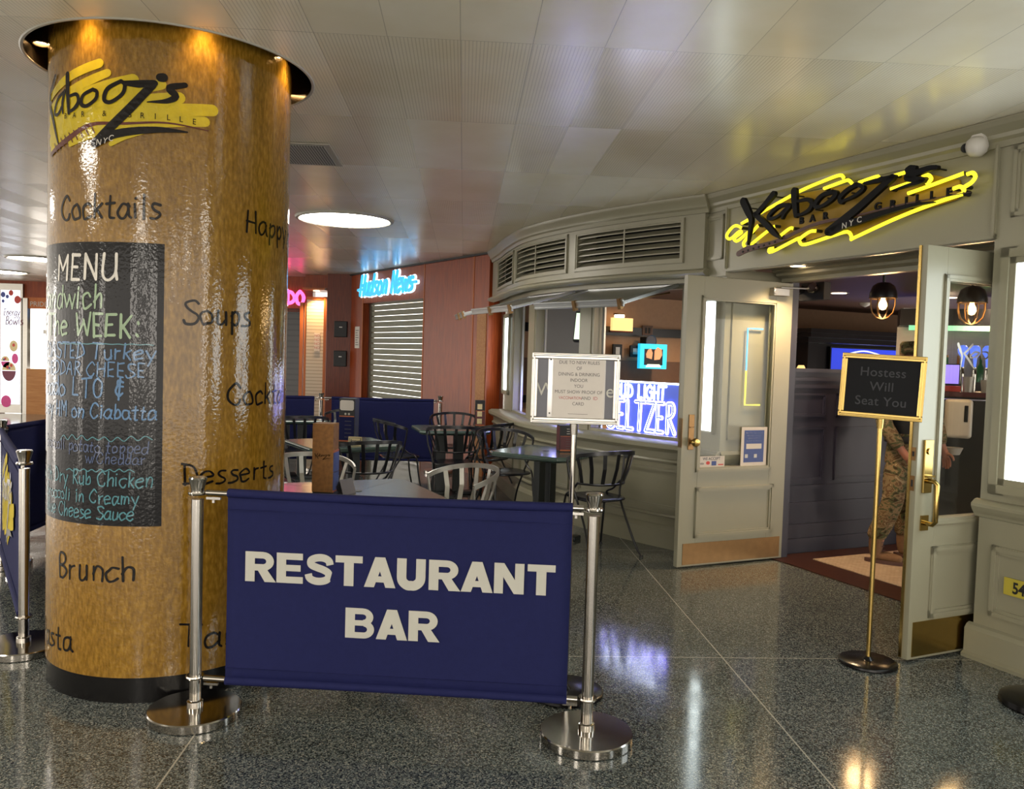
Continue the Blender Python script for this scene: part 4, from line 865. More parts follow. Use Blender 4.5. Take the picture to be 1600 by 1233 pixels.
# dome camera on the fascia
p = ent(-3.075, .06); t = thing('security_camera', 'white dome security camera above the right end of the entrance sign', 'camera', (p.x, p.y, 2.755))
M = fr((p.x, p.y, 2.755), E2)
m = MB().lathe([(.0001, -.055), (.03, -.05), (.05, -.03), (.058, 0), (.052, .03), (.03, .05), (.0001, .055)], (0, 0, 0), 24, M); bdy = m.build('body', 'white_plastic', t, smooth=60)
MB().cyl(M @ Vector((.0, .06, .04)), M @ Vector((0, .0, .03)), .05, .045, 20).build('mount', 'white_plastic', t, smooth=40)
MB().lathe([(.0001, 0), (.024, 0), (.026, .012)], (0, 0, 0), 18, M @ Matrix.Translation((-.045, -.032, -.005)) @ Matrix.Rotation(math.radians(60), 4, 'Z') @ Matrix.Rotation(PI/2, 4, 'X')).build('lens', 'black_gloss', t)
# yellow unit plate
p = ent(-2.815, .012); M = fr((p.x, p.y, .39), E2); t = thing('unit_plate', 'yellow number plate low on the sage wall right of the entrance', 'sign', M)
MB().box(0, .20, -.004, 0, 0, .09, M).build('plate', 'yellow_plate', t); m = MB(); font(m, '54B', .082, lambda u, v, h=0: onface(M, .0055)(u+.10, v+.016, h), .0025, xs=.82); m.build('lettering', 'black_matte', t)
# ------------------------------------------------------------------ brown shop wall with the roller shutter
tA, tB = bw_t(661), bw_t(566); tC = bw_t(538)
br = MB().sweep(bw, -.16, tA, [(-.2, 0), (0, 0), (0, 2.869), (-.2, 2.869)]).sweep(bw, tA, tB, [(-.2, 2.36), (0, 2.36), (0, 2.869), (-.2, 2.869)]).sweep(bw, tB, tC+.5, [(-.2, 0), (0, 0), (0, 2.869), (-.2, 2.869)])
wb = struct(br, 'wall_back', 'mahogany')
m = MB()
for q in (bw_t(738), tA, tB): m.sweep(bw, q-.012, q+.012, [(0, 0), (.006, 0), (.006, 2.86), (0, 2.86)])
m.build('joint_strip', 'orange_wood', wb)
MB().sweep(bw, -.12, .10, [(0, 0), (.008, 0), (.008, 2.10), (0, 2.10)]).build('end_panel', 'pale_wood', wb)
MB().sweep(bw, -.16, tC+.45, [(0, 2.845), (.03, 2.845), (.03, 2.868), (0, 2.868)]).build('shadow_gap', 'black_matte', wb)
MB().box(-.62, -.20, 10.50, 11.0, 0, 2.0).v
p, nn = bw(tA); t = thing('roller_shutter', 'closed grey steel roller shutter under the blue script shop sign', 'shutter', (p.x, p.y, 0))
m = MB(); zz = .02
while zz < 2.36:
    m.sweep(bw, tA+.02, tB-.02, [(-.155, zz), (-.147, zz+.002), (-.141, zz+.012), (-.138, zz+.040), (-.141, zz+.070), (-.148, zz+.079), (-.155, zz+.081)]); zz += .089
m.build('curtain', 'slat_grey', t, smooth=50)
m = MB()
for q in (tA, tB-.05): m.sweep(bw, q, q+.05, [(-.19, 0), (-.11, 0), (-.11, 2.36), (-.19, 2.36)])
m.build('guide', 'brushed_steel', t)
# script shop sign: halo-lit letters
q0 = bw_t(654); p, nn = bw(bw_t(563)); M = fr((p.x, p.y, 2.46), -BWD); wd = bw_t(563)-q0
t = thing('script_sign', 'glowing blue script shop sign above the grey roller shutter', 'sign', M)
for nm, mat_, w, off in (('letter_halo', 'sign_halo', .29, .02), ('letter_face', 'sign_cyan', .19, .05)):
    m = MB(); tmp = MB(); f = onface(M, off)
    k = wd*.92/hand(tmp, 'Hudson News', .30, lambda u, v, h=0: Vector((u, v, h)), w, 1, .2, .1)
    hand(m, 'Hudson News', .30, lambda u, v, h=0: f(u+wd*.03, v+.03, h), w, k, .25, .1, thick=.02)
    m.ribbon([(0, .115, w*.22), (wd*.12, .12, w*.22)], f, .02); m.ribbon([(wd*.90, .14, w*.22), (wd*1.0, .14, w*.22)], f, .02)
    m.build(nm, mat_, t)
# ------------------------------------------------------------------ shops at the far left end of the brown wall
def px_at(x, Y): return (x-800)/FPX*Y
wl = struct(MB().box(px_at(508, 14.2), px_at(552, 14.2)+.15, 14.2, 15.2, 0, 2.869), 'wall_left', 'mahogany_dark')
MB().box(px_at(440, 15)-.6, px_at(478, 14.6), 14.95, 15.15, 2.30, 2.869).box(px_at(476, 14.6), px_at(510, 14.6), 14.5, 14.7, 2.62, 2.869).build('shop_fascia', 'mahogany', wl)
MB().box(px_at(476, 14.6), px_at(510, 14.6), 14.3, 14.9, 2.60, 2.63).build('shop_soffit', 'orange_wood', wl)
m = MB()
for x in (467, 474): m.box(px_at(x, 14.75), px_at(x, 14.75)+.06, 14.7, 14.9, 0, 2.4)
m.box(px_at(504, 14.6), px_at(504, 14.6)+.05, 14.55, 14.75, 0, 2.5); m.build('door_post', 'orange_wood', wl)
t = thing('roller_shutter', 'narrow white roller shutter beside the dark wooden pier', 'shutter', (px_at(491, 14.7), 14.7, 0))
MB().box(px_at(477, 14.7), px_at(505, 14.7), 14.68, 14.72, 0, 2.45).build('curtain', 'shutter_white', t); MB().box(px_at(477, 14.7), px_at(505, 14.7), 14.66, 14.74, 2.45, 2.50).build('hood', 'orange_wood', t)
M = fr((px_at(489, 14.66), 14.66, 1.55), (1, 0)); tg = thing('notice', 'small pinkish notice on the narrow white shutter', 'notice', M); MB().box(0, .10, 0, .008, 0, .32, M).build('sheet', 'white_paper', tg)
m = MB()
for i in range(4): font(m, 'NO', .06, lambda u, v, h=0, i=i: onface(M, .002)(u+.05, v+.25-i*.07, h))
m.build('print', 'red_print', tg)
p = Vector((px_at(491, 14.5), 14.5, 2.595)); t = thing('downlight', 'orange downlight above the narrow white shutter', 'ceiling light', p); M = FRAME[t]
MB().lathe([(.06, -.004), (.08, 0)], (0, 0, 0), 20, M, caps=False).build('rim', 'brass_dull', t); MB().lathe([(.0001, -.003), (.06, -.003)], (0, 0, 0), 20, M, caps=False).build('bulb', 'down_bulb', t)
ld = bpy.data.lights.new('beam', 'SPOT'); ld.energy = 45; ld.color = (1, .62, .28); ld.spot_size = math.radians(120); ld.spot_blend = .8; lo = bpy.data.objects.new('beam', ld); COL.objects.link(lo); lo.location = (0, 0, -.02); lo.parent = t
t = thing('roller_shutter', 'black roller shutter under the pink shop letters', 'shutter', (px_at(455, 15), 15, 0))
MB().box(px_at(430, 15)-.8, px_at(467, 15), 15.02, 15.06, 0, 2.30).build('curtain', 'shutter_black', t); MB().box(px_at(430, 15)-.8, px_at(467, 15), 14.98, 15.1, 2.24, 2.32).build('hood', 'mahogany_dark', t)
M = fr((px_at(446, 14.95), 14.93, 2.38), (1, 0)); t = thing('pink_sign', 'glowing pink shop letters at the right edge of the gold column', 'sign', M); m = MB(); hand(m, 'DO', .22, onface(M, .02), .26, 1.0, 0, 0, thick=.03); m.build('letters', 'sign_pink', t); MB().box(-.02, .02, -.02, 0, -.04, .26, M).build('divider', 'sign_halo', t)
for i, z in enumerate((1.80, 1.30)):
    M = fr((px_at(520, 14.18), 14.2, z), (1, 0)); t = thing('wall_box', ['upper dark flat box on the dark wooden pier', 'lower dark flat box on the dark wooden pier'][i], 'wall box', M, 'dark boxes on the pier')
    MB().box(0, .22, -.05, 0, 0, .27, M).build('body', 'black_matte', t, bevel=.01); MB().box(.09, .14, -.055, -.05, .16, .175, M).build('slot', 'white_plastic', t)
M = fr((bw(bw_t(555))[0].x, bw(bw_t(555))[0].y, 1.62), -BWD); t = thing('notice', 'white notice sheet on the brown wall left of the roller shutter', 'notice', M); MB().box(0, .18, -.008, 0, 0, .36, M).build('sheet', 'white_paper', t)
m = MB()
for i in range(7): m.box(.03, .15-.02*(i % 3), -.0095, -.008, .05+i*.04, .062+i*.04, M)
m.build('print', 'grey_print', t)
# far left kiosk seen past the column
Yk = 18.0
def pk(x): return px_at(x, Yk)
ws = struct(MB().box(pk(-120), pk(75)+3.0, Yk+.05, Yk+.2, 2.52, 2.869).box(pk(-120), pk(-2), Yk+.05, Yk+.2, 0, 2.6), 'wall_side', 'mahogany')
MB().box(pk(34), pk(75)+3.0, Yk+.02, Yk+.05, 2.28, 2.52).build('sign_band', 'orange_wood', ws)
m = MB(); font(m, 'PRIDE, N.Y.', .15, onface(fr((pk(44), Yk+.02, 2.33), (1, 0)), .004), align='LEFT'); m.build('band_lettering', 'canvas_print', ws)
MB().box(pk(33), pk(42), Yk-.02, Yk+.1, 0, 2.5).build('door_post', 'brushed_steel', ws)
MB().box(pk(42), pk(75)+3.0, Yk-.05, Yk+.05, 0, .98).build('counter_front', 'pale_wood', ws)
MB().box(pk(40), pk(75)+3.0, Yk+1.4, Yk+1.5, .95, 2.5).build('inner_wall', 'white_plastic', ws)
MB().box(pk(54), pk(75)+.4, Yk+.5, Yk+.55, 1.35, 1.40).box(pk(54), pk(75)+.4, Yk+.3, Yk+.55, 1.75, 1.83).box(pk(58), pk(75)+.4, Yk+.5, Yk+.9, 1.40, 1.72).build('shelf', 'brushed_steel', ws)
M = fr((pk(62), Yk+.4, 2.05), (1, 0)); t = thing('menu_screen', 'small blue menu screen inside the far left kiosk', 'screen', M); MB().box(0, .35, 0, .04, 0, .42, M).build('body', 'black_matte', t); MB().box(.02, .33, -.004, 0, .02, .40, M).build('display', 'strip_blue', t)
M = fr((pk(1), Yk-.02, .14), (1, 0)); wd = pk(31)-pk(1)
t = thing('poster_lightbox', 'tall lit poster of fruit bowls at the left edge of the photo', 'poster', M)
MB().box(-.06, wd+.05, 0, .09, -.13, 2.66, M).build('frame', 'brushed_steel', t); MB().box(0, wd, -.006, 0, .06, 2.52, M).build('poster', 'poster_glow', t)
f = onface(M, .008)
def blob(m, u, v, rx, ry, a0=0, a1=360, n=18): m.poly([(u+rx*math.cos(math.radians(a0+(a1-a0)*i/n)), v+ry*math.sin(math.radians(a0+(a1-a0)*i/n))) for i in range(n+1)], f, 0)
m = MB(); hand(m, 'Energy', .14, lambda u, v, h=0: f(u+.06, v+1.98, h), .10, .62, .1); m.build('lettering', 'bowl_plum', t); m = MB(); hand(m, 'Bowls', .17, lambda u, v, h=0: f(u+.10, v+1.78, h), .10, .7, .1); m.build('lettering', 'bowl_plum', t)
f = onface(M, .009)
m = MB(); blob(m, .10, .98, .09, .13, 180, 360); m.build('pink_bowl', 'bowl_pink', t); m = MB(); blob(m, .12, .12, .11, .13); m.build('pink_spot', 'bowl_pink', t); m = MB(); blob(m, .31, 1.05, .07, .11); m.build('pink_fruit', 'bowl_pink', t)
m = MB(); blob(m, .18, .78, .15, .22, 180, 360); m.build('plum_bowl', 'bowl_plum', t)
m = MB(); blob(m, .10, .99, .09, .11, 0, 180); blob(m, .18, .79, .15, .18, 0, 180); blob(m, .28, 1.32, .09, .12); m.build('bowl_filling', 'bowl_cream', t)
f = onface(M, .010); m = MB()
for u, v, r in ((.15, .86, .03), (.23, .90, .03), (.1, 1.04, .025), (.28, 1.34, .03), (.36, 2.32, .07), (.22, 2.46, .05)): blob(m, u, v, r, r*1.2)
m.build('strawberry', 'berry_red', t); m = MB()
for u, v, r in ((.05, 2.42, .05), (.14, 2.38, .035), (.05, 2.28, .03), (.19, .84, .02), (.07, 1.02, .02)): blob(m, u, v, r, r*1.2)
m.build('blueberry', 'berry_blue', t)
# ------------------------------------------------------------------ restaurant interior
def room(sv, d): return E2*sv + N2*(-4.195-d)             # d = distance behind the entrance wall plane
def rbox(m, s0, s1, d0, d1, z0, z1):
    a = room(s0, d0); Mx = fr((a.x, a.y, 0), E2); return m.box(0, s1-s0, 0, d1-d0, z0, z1, Mx)
fi = MB(); rbox(fi, -5.16, 1.0, .50, 12, 0, .006); struct(fi, 'floor_inside', 'threshold_wood')
mt_ = MB(); rbox(mt_, -4.95, -2.95, .80, 2.3, .006, .012); tg = tag(mt_.build('entrance_mat', 'mat_tiles'), 'cream tiled mat let into the dark floor inside the entrance', 'mat')
ci = MB(); P = [bay(BAYLEN*i/14)[0]-bay(BAYLEN*i/14)[1]*.30 for i in range(15)]; P = [(p.x, p.y) for p in P]
q = [room(-10.05, .25), room(-10.2, .5), room(-10.2, 12.1), room(3.4, 12.1), room(3.4, .62), room(-5.4, .62)]
ci.poly([(p[0], p[1]) for p in P[::-1]] + [], lambda u, v, h=0: Vector((u, v, 2.45+h)), 0, .02) if False else None
ring = [(v.x, v.y) for v in q] + P
ci.poly(ring, lambda u, v, h=0: Vector((u, v, 2.45+h)), 0, .03); struct(ci, 'ceiling_inside', 'dark_ceiling')
wi = MB(); rbox(wi, -10.2, -10.05, .35, 12, 0, 2.45); wsi = struct(wi, 'wall_inside', 'warm_wall')
wi2 = MB(); rbox(wi2, -10.2, 3.4, 12, 12.15, 0, 2.45); struct(wi2, 'wall_far', 'brown_wall')
m = MB(); rbox(m, -10.05, -10.01, .4, 11.9, 1.90, 2.02); rbox(m, -10.05, -9.98, .4, 11.9, .95, 1.05); m.build('rail', 'bar_black', wsi)
m = MB(); rbox(m, -10.05, -10.02, .4, 11.9, 1.05, 1.55); m.build('lower_band', 'brown_wall', wsi)
# navy partition beside the door
dp = MB(); rbox(dp, -5.30, -5.17, .62, 2.3, 0, 1.50); wp = struct(dp, 'wall_partition', 'navy_paint')
m = MB(); rbox(m, -5.33, -5.14, .62, 2.32, 1.50, 1.53); rbox(m, -5.32, -5.15, .62, 2.3, 1.43, 1.455)
for z in (1.37, .54, .40, .22, .10): rbox(m, -5.18, -5.15, .62, 2.3, z, z+.03)
def ic(t): return room(-5.17, t), E2
for a, b in ((.70, 1.08), (1.20, 2.2)): m.mframe(ic, a, b, 1.13, 1.33, .03, .014); m.mframe(ic, a, b, .60, 1.05, .03, .014)
m.build('panel_moulding', 'navy_paint', wp)
dj = MB(); rbox(dj, -5.30, -5.09, .585, .66, 0, 2.21); dj.build('door_jamb', 'navy_paint', wp)
# dark bar canopy along the far wall with a shelf below
b0 = room(-9.1, 4.6); t = thing('bar_canopy', 'black wooden bar canopy along the back wall seen over the navy partition', 'bar canopy', (b0.x, b0.y, 0))
m = MB(); rbox(m, -9.9, -8.95, 4.6, 11.9, 2.03, 2.09); rbox(m, -9.9, -9.0, 4.65, 11.9, 1.97, 2.03); rbox(m, -9.9, -9.15, 4.75, 11.9, 1.90, 1.97); m.build('cornice', 'bar_black', t)
m = MB(); rbox(m, -9.95, -9.6, 4.9, 11.9, .9, 1.90); rbox(m, -9.9, -9.3, 4.9, 5.1, .9, 1.9); m.build('back_panel', 'bar_black', t)
m = MB(); rbox(m, -9.8, -9.0, 4.9, 11.9, .0, 1.0); m.build('cabinet', 'bar_black', t)
bm0 = MB(); rbox(bm0, -9.62, -9.58, 5.6, 10.5, 1.38, 1.84); a = room(-9.6, 5.6)
X3 = -N2; M = fr((room(-9.55, 5.6).x, room(-9.55, 5.6).y, 1.36), X3); t = thing('television', 'wide blue television under the black bar canopy', 'television', M)
MB().box(0, 4.0, 0, .06, 0, .50, M).build('body', 'black_matte', t); MB().box(.02, 3.98, -.006, 0, .02, .48, M).build('screen', 'screen_blue', t)
m = MB(); font(m, 'IN THIS LOUNGE IN', .09, lambda u, v, h=0: onface(M, .008)(u+.8, v+.32, h), xs=1.2); font(m, 'will open', .2, lambda u, v, h=0: onface(M, .008)(u+1.4, v+.1, h), xs=1.4); m.ribbon([(.35, .40, .02), (.7, .45, .02), (1.05, .40, .02)], onface(M, .008)); m.build('screen_text', 'screen_white', t)
p = room(-9.3, 4.78); t = thing('wall_sconce', 'small amber wall lamp at the left of the blue television', 'wall lamp', (p.x, p.y, 1.40)); M = FRAME[t]
MB().lathe([(.0001, 0), (.05, 0), (.06, .12), (.04, .16)], (0, 0, 0), 14, M).build('shade', 'panel_amber', t); MB().cyl(M @ Vector((0, .0, -.06)), M @ Vector((0, 0, 0)), .02, seg=8).build('arm', 'brass_dull', t)
# cage pendants
def pendant(px, Y, label):
    c = atY(px[0], px[1], Y); t = thing('pendant_lamp', label, 'pendant lamp', c, 'cage pendant lamps inside the entrance'); M = FRAME[t]
    MB().lathe([(.108, -.01), (.108, .02), (.10, .05), (.085, .09), (.05, .115), (.02, .12)], (0, 0, 0), 24, M).build('shade', 'black_iron', t, smooth=50)
    MB().cyl(M @ Vector((0, 0, .11)), M @ Vector((0, 0, 2.45-c.z)), .012, seg=8).build('stem', 'black_iron', t)
    cg = MB().tube([M @ Vector((.105*math.cos(a), .105*math.sin(a), -.012)) for a in [2*PI*i/24 for i in range(24)]], .006, 6, True)
    for k in range(8):
        a = 2*PI*k/8; cg.tube([M @ Vector((r*math.cos(a), r*math.sin(a), z)) for r, z in ((.10, -.01), (.10, -.07), (.085, -.13), (.05, -.165), (0.005, -.178))], .005, 5)
    cg.build('cage', 'brass_dull', t, smooth=60)
    MB().lathe([(.0001, -.11), (.022, -.10), (.034, -.075), (.03, -.05), (.016, -.02), (.016, 0)], (0, 0, 0), 16, M).build('bulb', 'pendant_bulb', t, smooth=60)
    ld = bpy.data.lights.new('pendant_glow', 'POINT'); ld.energy = 5; ld.color = (1, .62, .28); ld.shadow_soft_size = .10; lo = bpy.data.objects.new('pendant_glow', ld); COL.objects.link(lo); lo.location = (0, 0, -.20); lo.parent = t
pendant((1380, 464), 6.9, 'caged pendant lamp seen in the open doorway'); pendant((1519, 471), 6.6, 'caged pendant lamp seen through the right door glass')
def room_light(px, label, e=40, world=False):
    c = Vector((px[0], px[1], 2.448)) if world else onz(px[0], px[1], 2.448); t = thing('downlight', label, 'ceiling light', c, 'warm recessed lights inside'); M = FRAME[t]
    MB().lathe([(.09, -.004), (.12, 0)], (0, 0, 0), 20, M, caps=False).build('rim', 'trim_white', t); MB().lathe([(.0001, -.003), (.092, -.003)], (0, 0, 0), 20, M, caps=False).build('bulb', 'down_bulb', t)
    ld = bpy.data.lights.new('beam', 'SPOT'); ld.energy = e; ld.color = (1, .70, .42); ld.spot_size = math.radians(150); ld.spot_blend = .9; ld.shadow_soft_size = .08; lo = bpy.data.objects.new('beam', ld); COL.objects.link(lo); lo.location = (0, 0, -.015); lo.parent = t
room_light((1311, 458), 'recessed warm ceiling light just inside the doorway', 150); room_light((1483, 465), 'recessed warm ceiling light seen through the right door glass', 150)
room_light((2.3, 9.6), 'added unseen ceiling light over the tables inside the bay', 150, True); room_light((2.2, 8.1), 'added ceiling light inside, hidden behind the left door', 120, True); room_light((5.6, 9.6), 'added unseen ceiling light over the bar', 150, True); room_light((2.6, 10.9), 'added unseen ceiling light near the back wall', 120, True)  # unseen fixtures added to fill the restaurant with light
# wall vent and dome camera inside
M = fr(atY(1424, 482, 12.4), -N2); t = thing('wall_vent', 'white louvred wall vent seen high in the doorway', 'vent', M); MB().box(-.16, .22, 0, .03, -.02, .32, M).build('frame', 'white_plastic', t)
m = MB()
for k in range(9): m.box(-.11+k*.033, -.092+k*.033, -.006, 0, .02, .28, M)
m.build('slat', 'grey_print', t)
c = atY(1352, 470, 11.6); t = thing('security_camera', 'small white dome camera on the wall seen in the doorway', 'camera', c); MB().lathe([(.0001, -.09), (.07, -.06), (.09, 0), (.06, .06), (.0001, .08)], c, 18).build('body', 'white_plastic', t, smooth=60); MB().lathe([(.0001, 0), (.03, 0), (.03, .02)], (0, 0, 0), 12, Matrix.Translation(c+Vector((.06, -.07, 0)))).build('lens', 'black_gloss', t)
# exit fixture with two heads just inside the door head
c = atY(1268, 452, 7.6); M = fr(c, E2); t = thing('emergency_light', 'emergency light with two silver heads at the top of the doorway', 'emergency light', M)
MB().box(-.20, .15, 0, .08, -.10, .06, M).build('box', 'black_matte', t, bevel=.005); m = MB()
for x in (-.10, .08): m.lathe([(.02, -.05), (.045, -.02), (.05, .03), (.02, .04)], (0, 0, 0), 16, M @ Matrix.Translation((x, -.05, 0)) @ Matrix.Rotation(PI/2.4, 4, 'X'))
m.build('lamp_head', 'stainless', t, smooth=50)
# things on the wall seen through the nearest window
def wallthing(x0, y0, x1, y1, nm, label, cat, s=-10.0, th=.04):
    """frame on the side wall s covering that picture box"""
    d = ray((x0+x1)/2, (y0+y1)/2); k = (s-0)/(d.x*E2.x+d.y*E2.y); c = EYEV+d*k
    X = -N2; M = fr((c.x, c.y, c.z), X); sc = k*math.sqrt(d.x**2+d.y**2)/FPX
    d0 = ray(x0, (y0+y1)/2); d1 = ray(x1, (y0+y1)/2); a = EYEV+d0*(s/(d0.x*E2.x+d0.y*E2.y)); b = EYEV+d1*(s/(d1.x*E2.x+d1.y*E2.y))
    w = (b-a).length; h = abs(y1-y0)*c.y/FPX; t = thing(nm, label, cat, M); return t, M, w, h
t, M, w, h = wallthing(1002, 540, 1040, 574, 'screen', 'square screen with a light blue frame behind the seltzer sign', 'screen', -9.7)
MB().box(-w/2-.02, w/2+.02, 0, .06, -h/2-.02, h/2+.02, M).build('frame', 'screen_frame', t); MB().box(-w/2+.05, w/2-.05, -.006, 0, -h/2+.03, h/2-.05, M).build('display', 'black_gloss', t)
fw = onface(M, .008)
MB().poly([(-.12, -.02), (-.03, -.04), (-.02, .05), (-.05, .11), (-.10, .09), (-.13, .03)], fw, 0).build('picture', 'screen_warm', t); MB().poly([(.01, -.05), (.10, -.04), (.14, .02), (.13, .10), (.06, .13), (.01, .08)], fw, 0).build('picture', 'screen_warm', t)
MB().poly([(-.13, -.15), (.13, -.15), (.10, -.11), (-.10, -.11)], fw, 0).build('caption', 'screen_green', t)
t, M, w, h = wallthing(957, 497, 989, 517, 'glowing_panel', 'amber glowing panel high on the wall seen through the nearest window', 'light panel', -9.8); MB().box(-w/2, w/2, 0, .05, -h/2, h/2, M).build('face', 'panel_amber', t); MB().box(-w/2-.02, w/2+.02, .02, .06, -h/2-.02, -h/2, M).build('ledge', 'mahogany_dark', t)
t, M, w, h = wallthing(962, 492, 972, 496, 'wall_lamp', 'small bright wall lamp above the amber panel in the nearest window', 'wall lamp', -9.85); MB().box(-w/2, w/2, -.06, .03, -h/2, h/2, M).build('bulb', 'down_bulb', t); MB().box(-w/2, w/2, -.06, .06, h/2, h/2+.02, M).build('cap', 'brass_dull', t)
for (bx, lab) in (((958, 538, 972, 560), 'framed picture on the wall at the left of the blue framed screen'), ((985, 540, 1000, 558), 'small framed picture just left of the blue framed screen')):
    t, M, w, h = wallthing(*bx, 'framed_picture', lab, 'picture', -9.95); MB().box(-w/2, w/2, 0, .03, -h/2, h/2, M).build('frame', 'black_matte', t); MB().box(-w/2+.04, w/2-.04, -.006, 0, -h/2+.04, h/2-.04, M).build('print', 'tin_silver', t)
t, M, w, h = wallthing(1009, 527, 1025, 540, 'speaker', 'black speaker on the wall above the blue framed screen', 'speaker', -9.8); MB().box(-w/2, w/2, 0, .15, -h/2, h/2, M).build('cabinet', 'black_matte', t, bevel=.01); MB().lathe([(.0001, 0), (.08, 0), (.09, .01)], (0, 0, 0), 16, M @ Matrix.Translation((0, -.004, 0)) @ Matrix.Rotation(PI/2, 4, 'X'), caps=False).build('cone', 'board_charcoal', t)
t, M, w, h = wallthing(1004, 509, 1020, 524, 'wall_socket', 'brass double socket plate high on the wall above the black speaker', 'socket', -10.0); MB().box(-w/2, w/2, 0, .02, -h/2, h/2, M).build('plate', 'brown_wall', t); MB().box(-w*.25, -w*.08, -.006, 0, -.04, .04, M).box(w*.08, w*.25, -.006, 0, -.04, .04, M).build('holes', 'black_matte', t)
c = atY(918, 510, 9.2); M = fr(c, (.9, -.35)) @ Matrix.Rotation(math.radians(-14), 4, 'X'); t = thing('television', 'tilted bright television inside behind the bay mullion', 'television', M); MB().box(-.15, .11, 0, .06, -.17, .17, M).build('body', 'black_matte', t); MB().box(-.14, .10, -.006, 0, -.15, .15, M).build('screen', 'screen_green', t); MB().box(-.05, .05, .06, .2, -.05, .05, M).build('bracket', 'black_matte', t)
bk = MB(); rbox(bk, -9.3, -9.1, .45, 1.28, 0, 2.44); wsx = struct(bk, 'wall_booth', 'bar_black')
# back bar seen through the right door glass
MBk = fr((4.45, 8.75, 0), (.93, -.37)) @ Matrix.Translation((0, 0, .22))
t = thing('bar_counter', 'dark wooden bar counter seen through the right door glass', 'bar counter', MBk)
MB().box(-.3, 3.2, 0, .6, -.22, 1.06, MBk).build('front', 'bar_black', t); MB().box(-.35, 3.25, -.06, .66, 1.06, 1.11, MBk).build('worktop', 'maroon', t)
t = thing('back_bar', 'back bar shelf with a green lit canopy seen through the right door glass', 'back bar', MBk)
MB().box(-.3, 3.2, 1.5, 1.85, -.22, 1.2, MBk).build('cabinet', 'bar_black', t); MB().box(-.3, 3.2, 1.35, 1.9, 1.86, 2.06, MBk).build('canopy', 'bar_black', t); MB().box(-.2, 3.1, 1.33, 1.36, 1.80, 1.86, MBk).build('light_strip', 'green_glow', t); MB().box(-.3, 3.2, 1.85, 1.9, 1.2, 1.86, MBk).build('mirror', 'brushed_steel', t)
for k in range(11):
    mat_ = ('bottle_green', 'bottle_amber', 'clear_glass')[k % 3]; M = MBk @ Matrix.Translation((-.1+k*.12, 1.62, 1.2)); b = thing('bottle', 'bottle standing in the row on the lit back bar shelf', 'bottle', M, 'bottles on the back bar')
    MB().lathe([(.036, 0), (.038, .17), (.016, .22), (.014, .29)], (0, 0, 0), 14, M).build('body', mat_, b, smooth=40); MB().cyl(M @ Vector((0, 0, .29)), M @ Vector((0, 0, .315)), .016, seg=10).build('cap', 'brass_dull', b)
for k in range(6):
    M = MBk @ Matrix.Translation((.27+k*.115, .28, 1.11)); b = thing('beer_tap', 'beer tap with a round blue handle in the row on the bar', 'beer tap', M, 'beer taps on the bar')
    MB().cyl(M @ Vector((0, 0, 0)), M @ Vector((0, 0, .26)), .022, seg=12).tube([M @ Vector((0, 0, .24)), M @ Vector((0, -.09, .24)), M @ Vector((0, -.10, .19))], .012, 8).build('column', 'stainless', b, smooth=40)
    MB().lathe([(.012, 0), (.02, .10), (.05, .15), (.055, .19), (.03, .23), (.0001, .235)], (0, 0, 0), 14, M @ Matrix.Translation((0, -.02, .26))).build('handle', 'tap_blue', b, smooth=50)
M = MBk @ Matrix.Translation((.14, .16, 1.11)); t = thing('register_screen', 'violet till screen standing on the bar', 'screen', M); MB().box(-.10, .10, 0, .03, .07, .29, M).build('body', 'black_matte', t); MB().box(-.09, .09, -.005, 0, .08, .28, M).build('display', 'screen_violet', t); MB().box(-.03, .07, .0, .1, 0, .08, M).build('foot', 'black_matte', t)
for k, (x, hh, mat_, lab) in enumerate(((.30, .16, 'tin_silver', 'pale tub on the bar beside the violet till screen'), (.47, .13, 'canvas_print', 'small cream cup on the bar right of the pale tub'))):
    M = MBk @ Matrix.Translation((x, -.0, 1.11)); t = thing('bar_cup', lab, 'cup', M); MB().lathe([(.045, 0), (.06, hh), (.054, hh), (.042, .01)], (0, 0, 0), 18, M).build('cup', mat_, t, smooth=40)
M = MBk @ Matrix.Translation((.16, .0, 1.11)); t = thing('red_box', 'dark red box on the bar under the violet till screen', 'box', M); MB().box(-.09, .07, -.03, .07, 0, .06, M).build('box', 'berry_red', t, bevel=.004)
# soap dispenser on a dark pier
c = atY(1496, 655, 7.05); pr = MB(); Mq = fr((c.x, c.y, 0), (.9, -.43)); pr.box(-.14, .55, .06, .4, 0, 1.30, Mq); struct(pr, 'wall_pier', 'bar_black')
M = fr((c.x, c.y, c.z), (.9, -.43)); t = thing('soap_dispenser', 'white wall hand sanitizer dispenser seen through the right door glass', 'dispenser', M)
MB().box(-.10, .11, -.06, .06, -.16, .17, M).build('body', 'white_plastic', t, bevel=.03, bseg=4); MB().box(.045, .075, -.064, -.055, -.02, .12, M).build('window', 'black_gloss', t, bevel=.004)
M = M @ Matrix.Translation((-.02, -.03, -.30)); MB().lathe([(.05, 0), (.075, .06), (.07, .06), (.045, .008)], (0, 0, 0), 18, M).build('drip_tray', 'white_plastic', t, smooth=40)
# led border sign on the alcove wall behind the left door
p = ent(-5.118, .0); M = fr((p.x, p.y, 1.30), -N2)
a = ent(-5.155, -.3); M = fr((a.x, a.y, 1.12), N2*-1)
t = thing('led_border', 'blue and yellow led border sign on the wall behind the left door glass', 'lit sign', M)
def ledp(u, z): q = ent(-5.148, -.21-u); return Vector((q.x, q.y, z))
MB().tube([ledp(.15, 1.83), ledp(0, 1.83), ledp(0, 1.50)], .007, 6).build('blue_strip', 'strip_blue', t); MB().tube([ledp(0, 1.50), ledp(0, 1.23), ledp(.15, 1.23)], .007, 6).build('yellow_strip', 'strip_yellow', t)
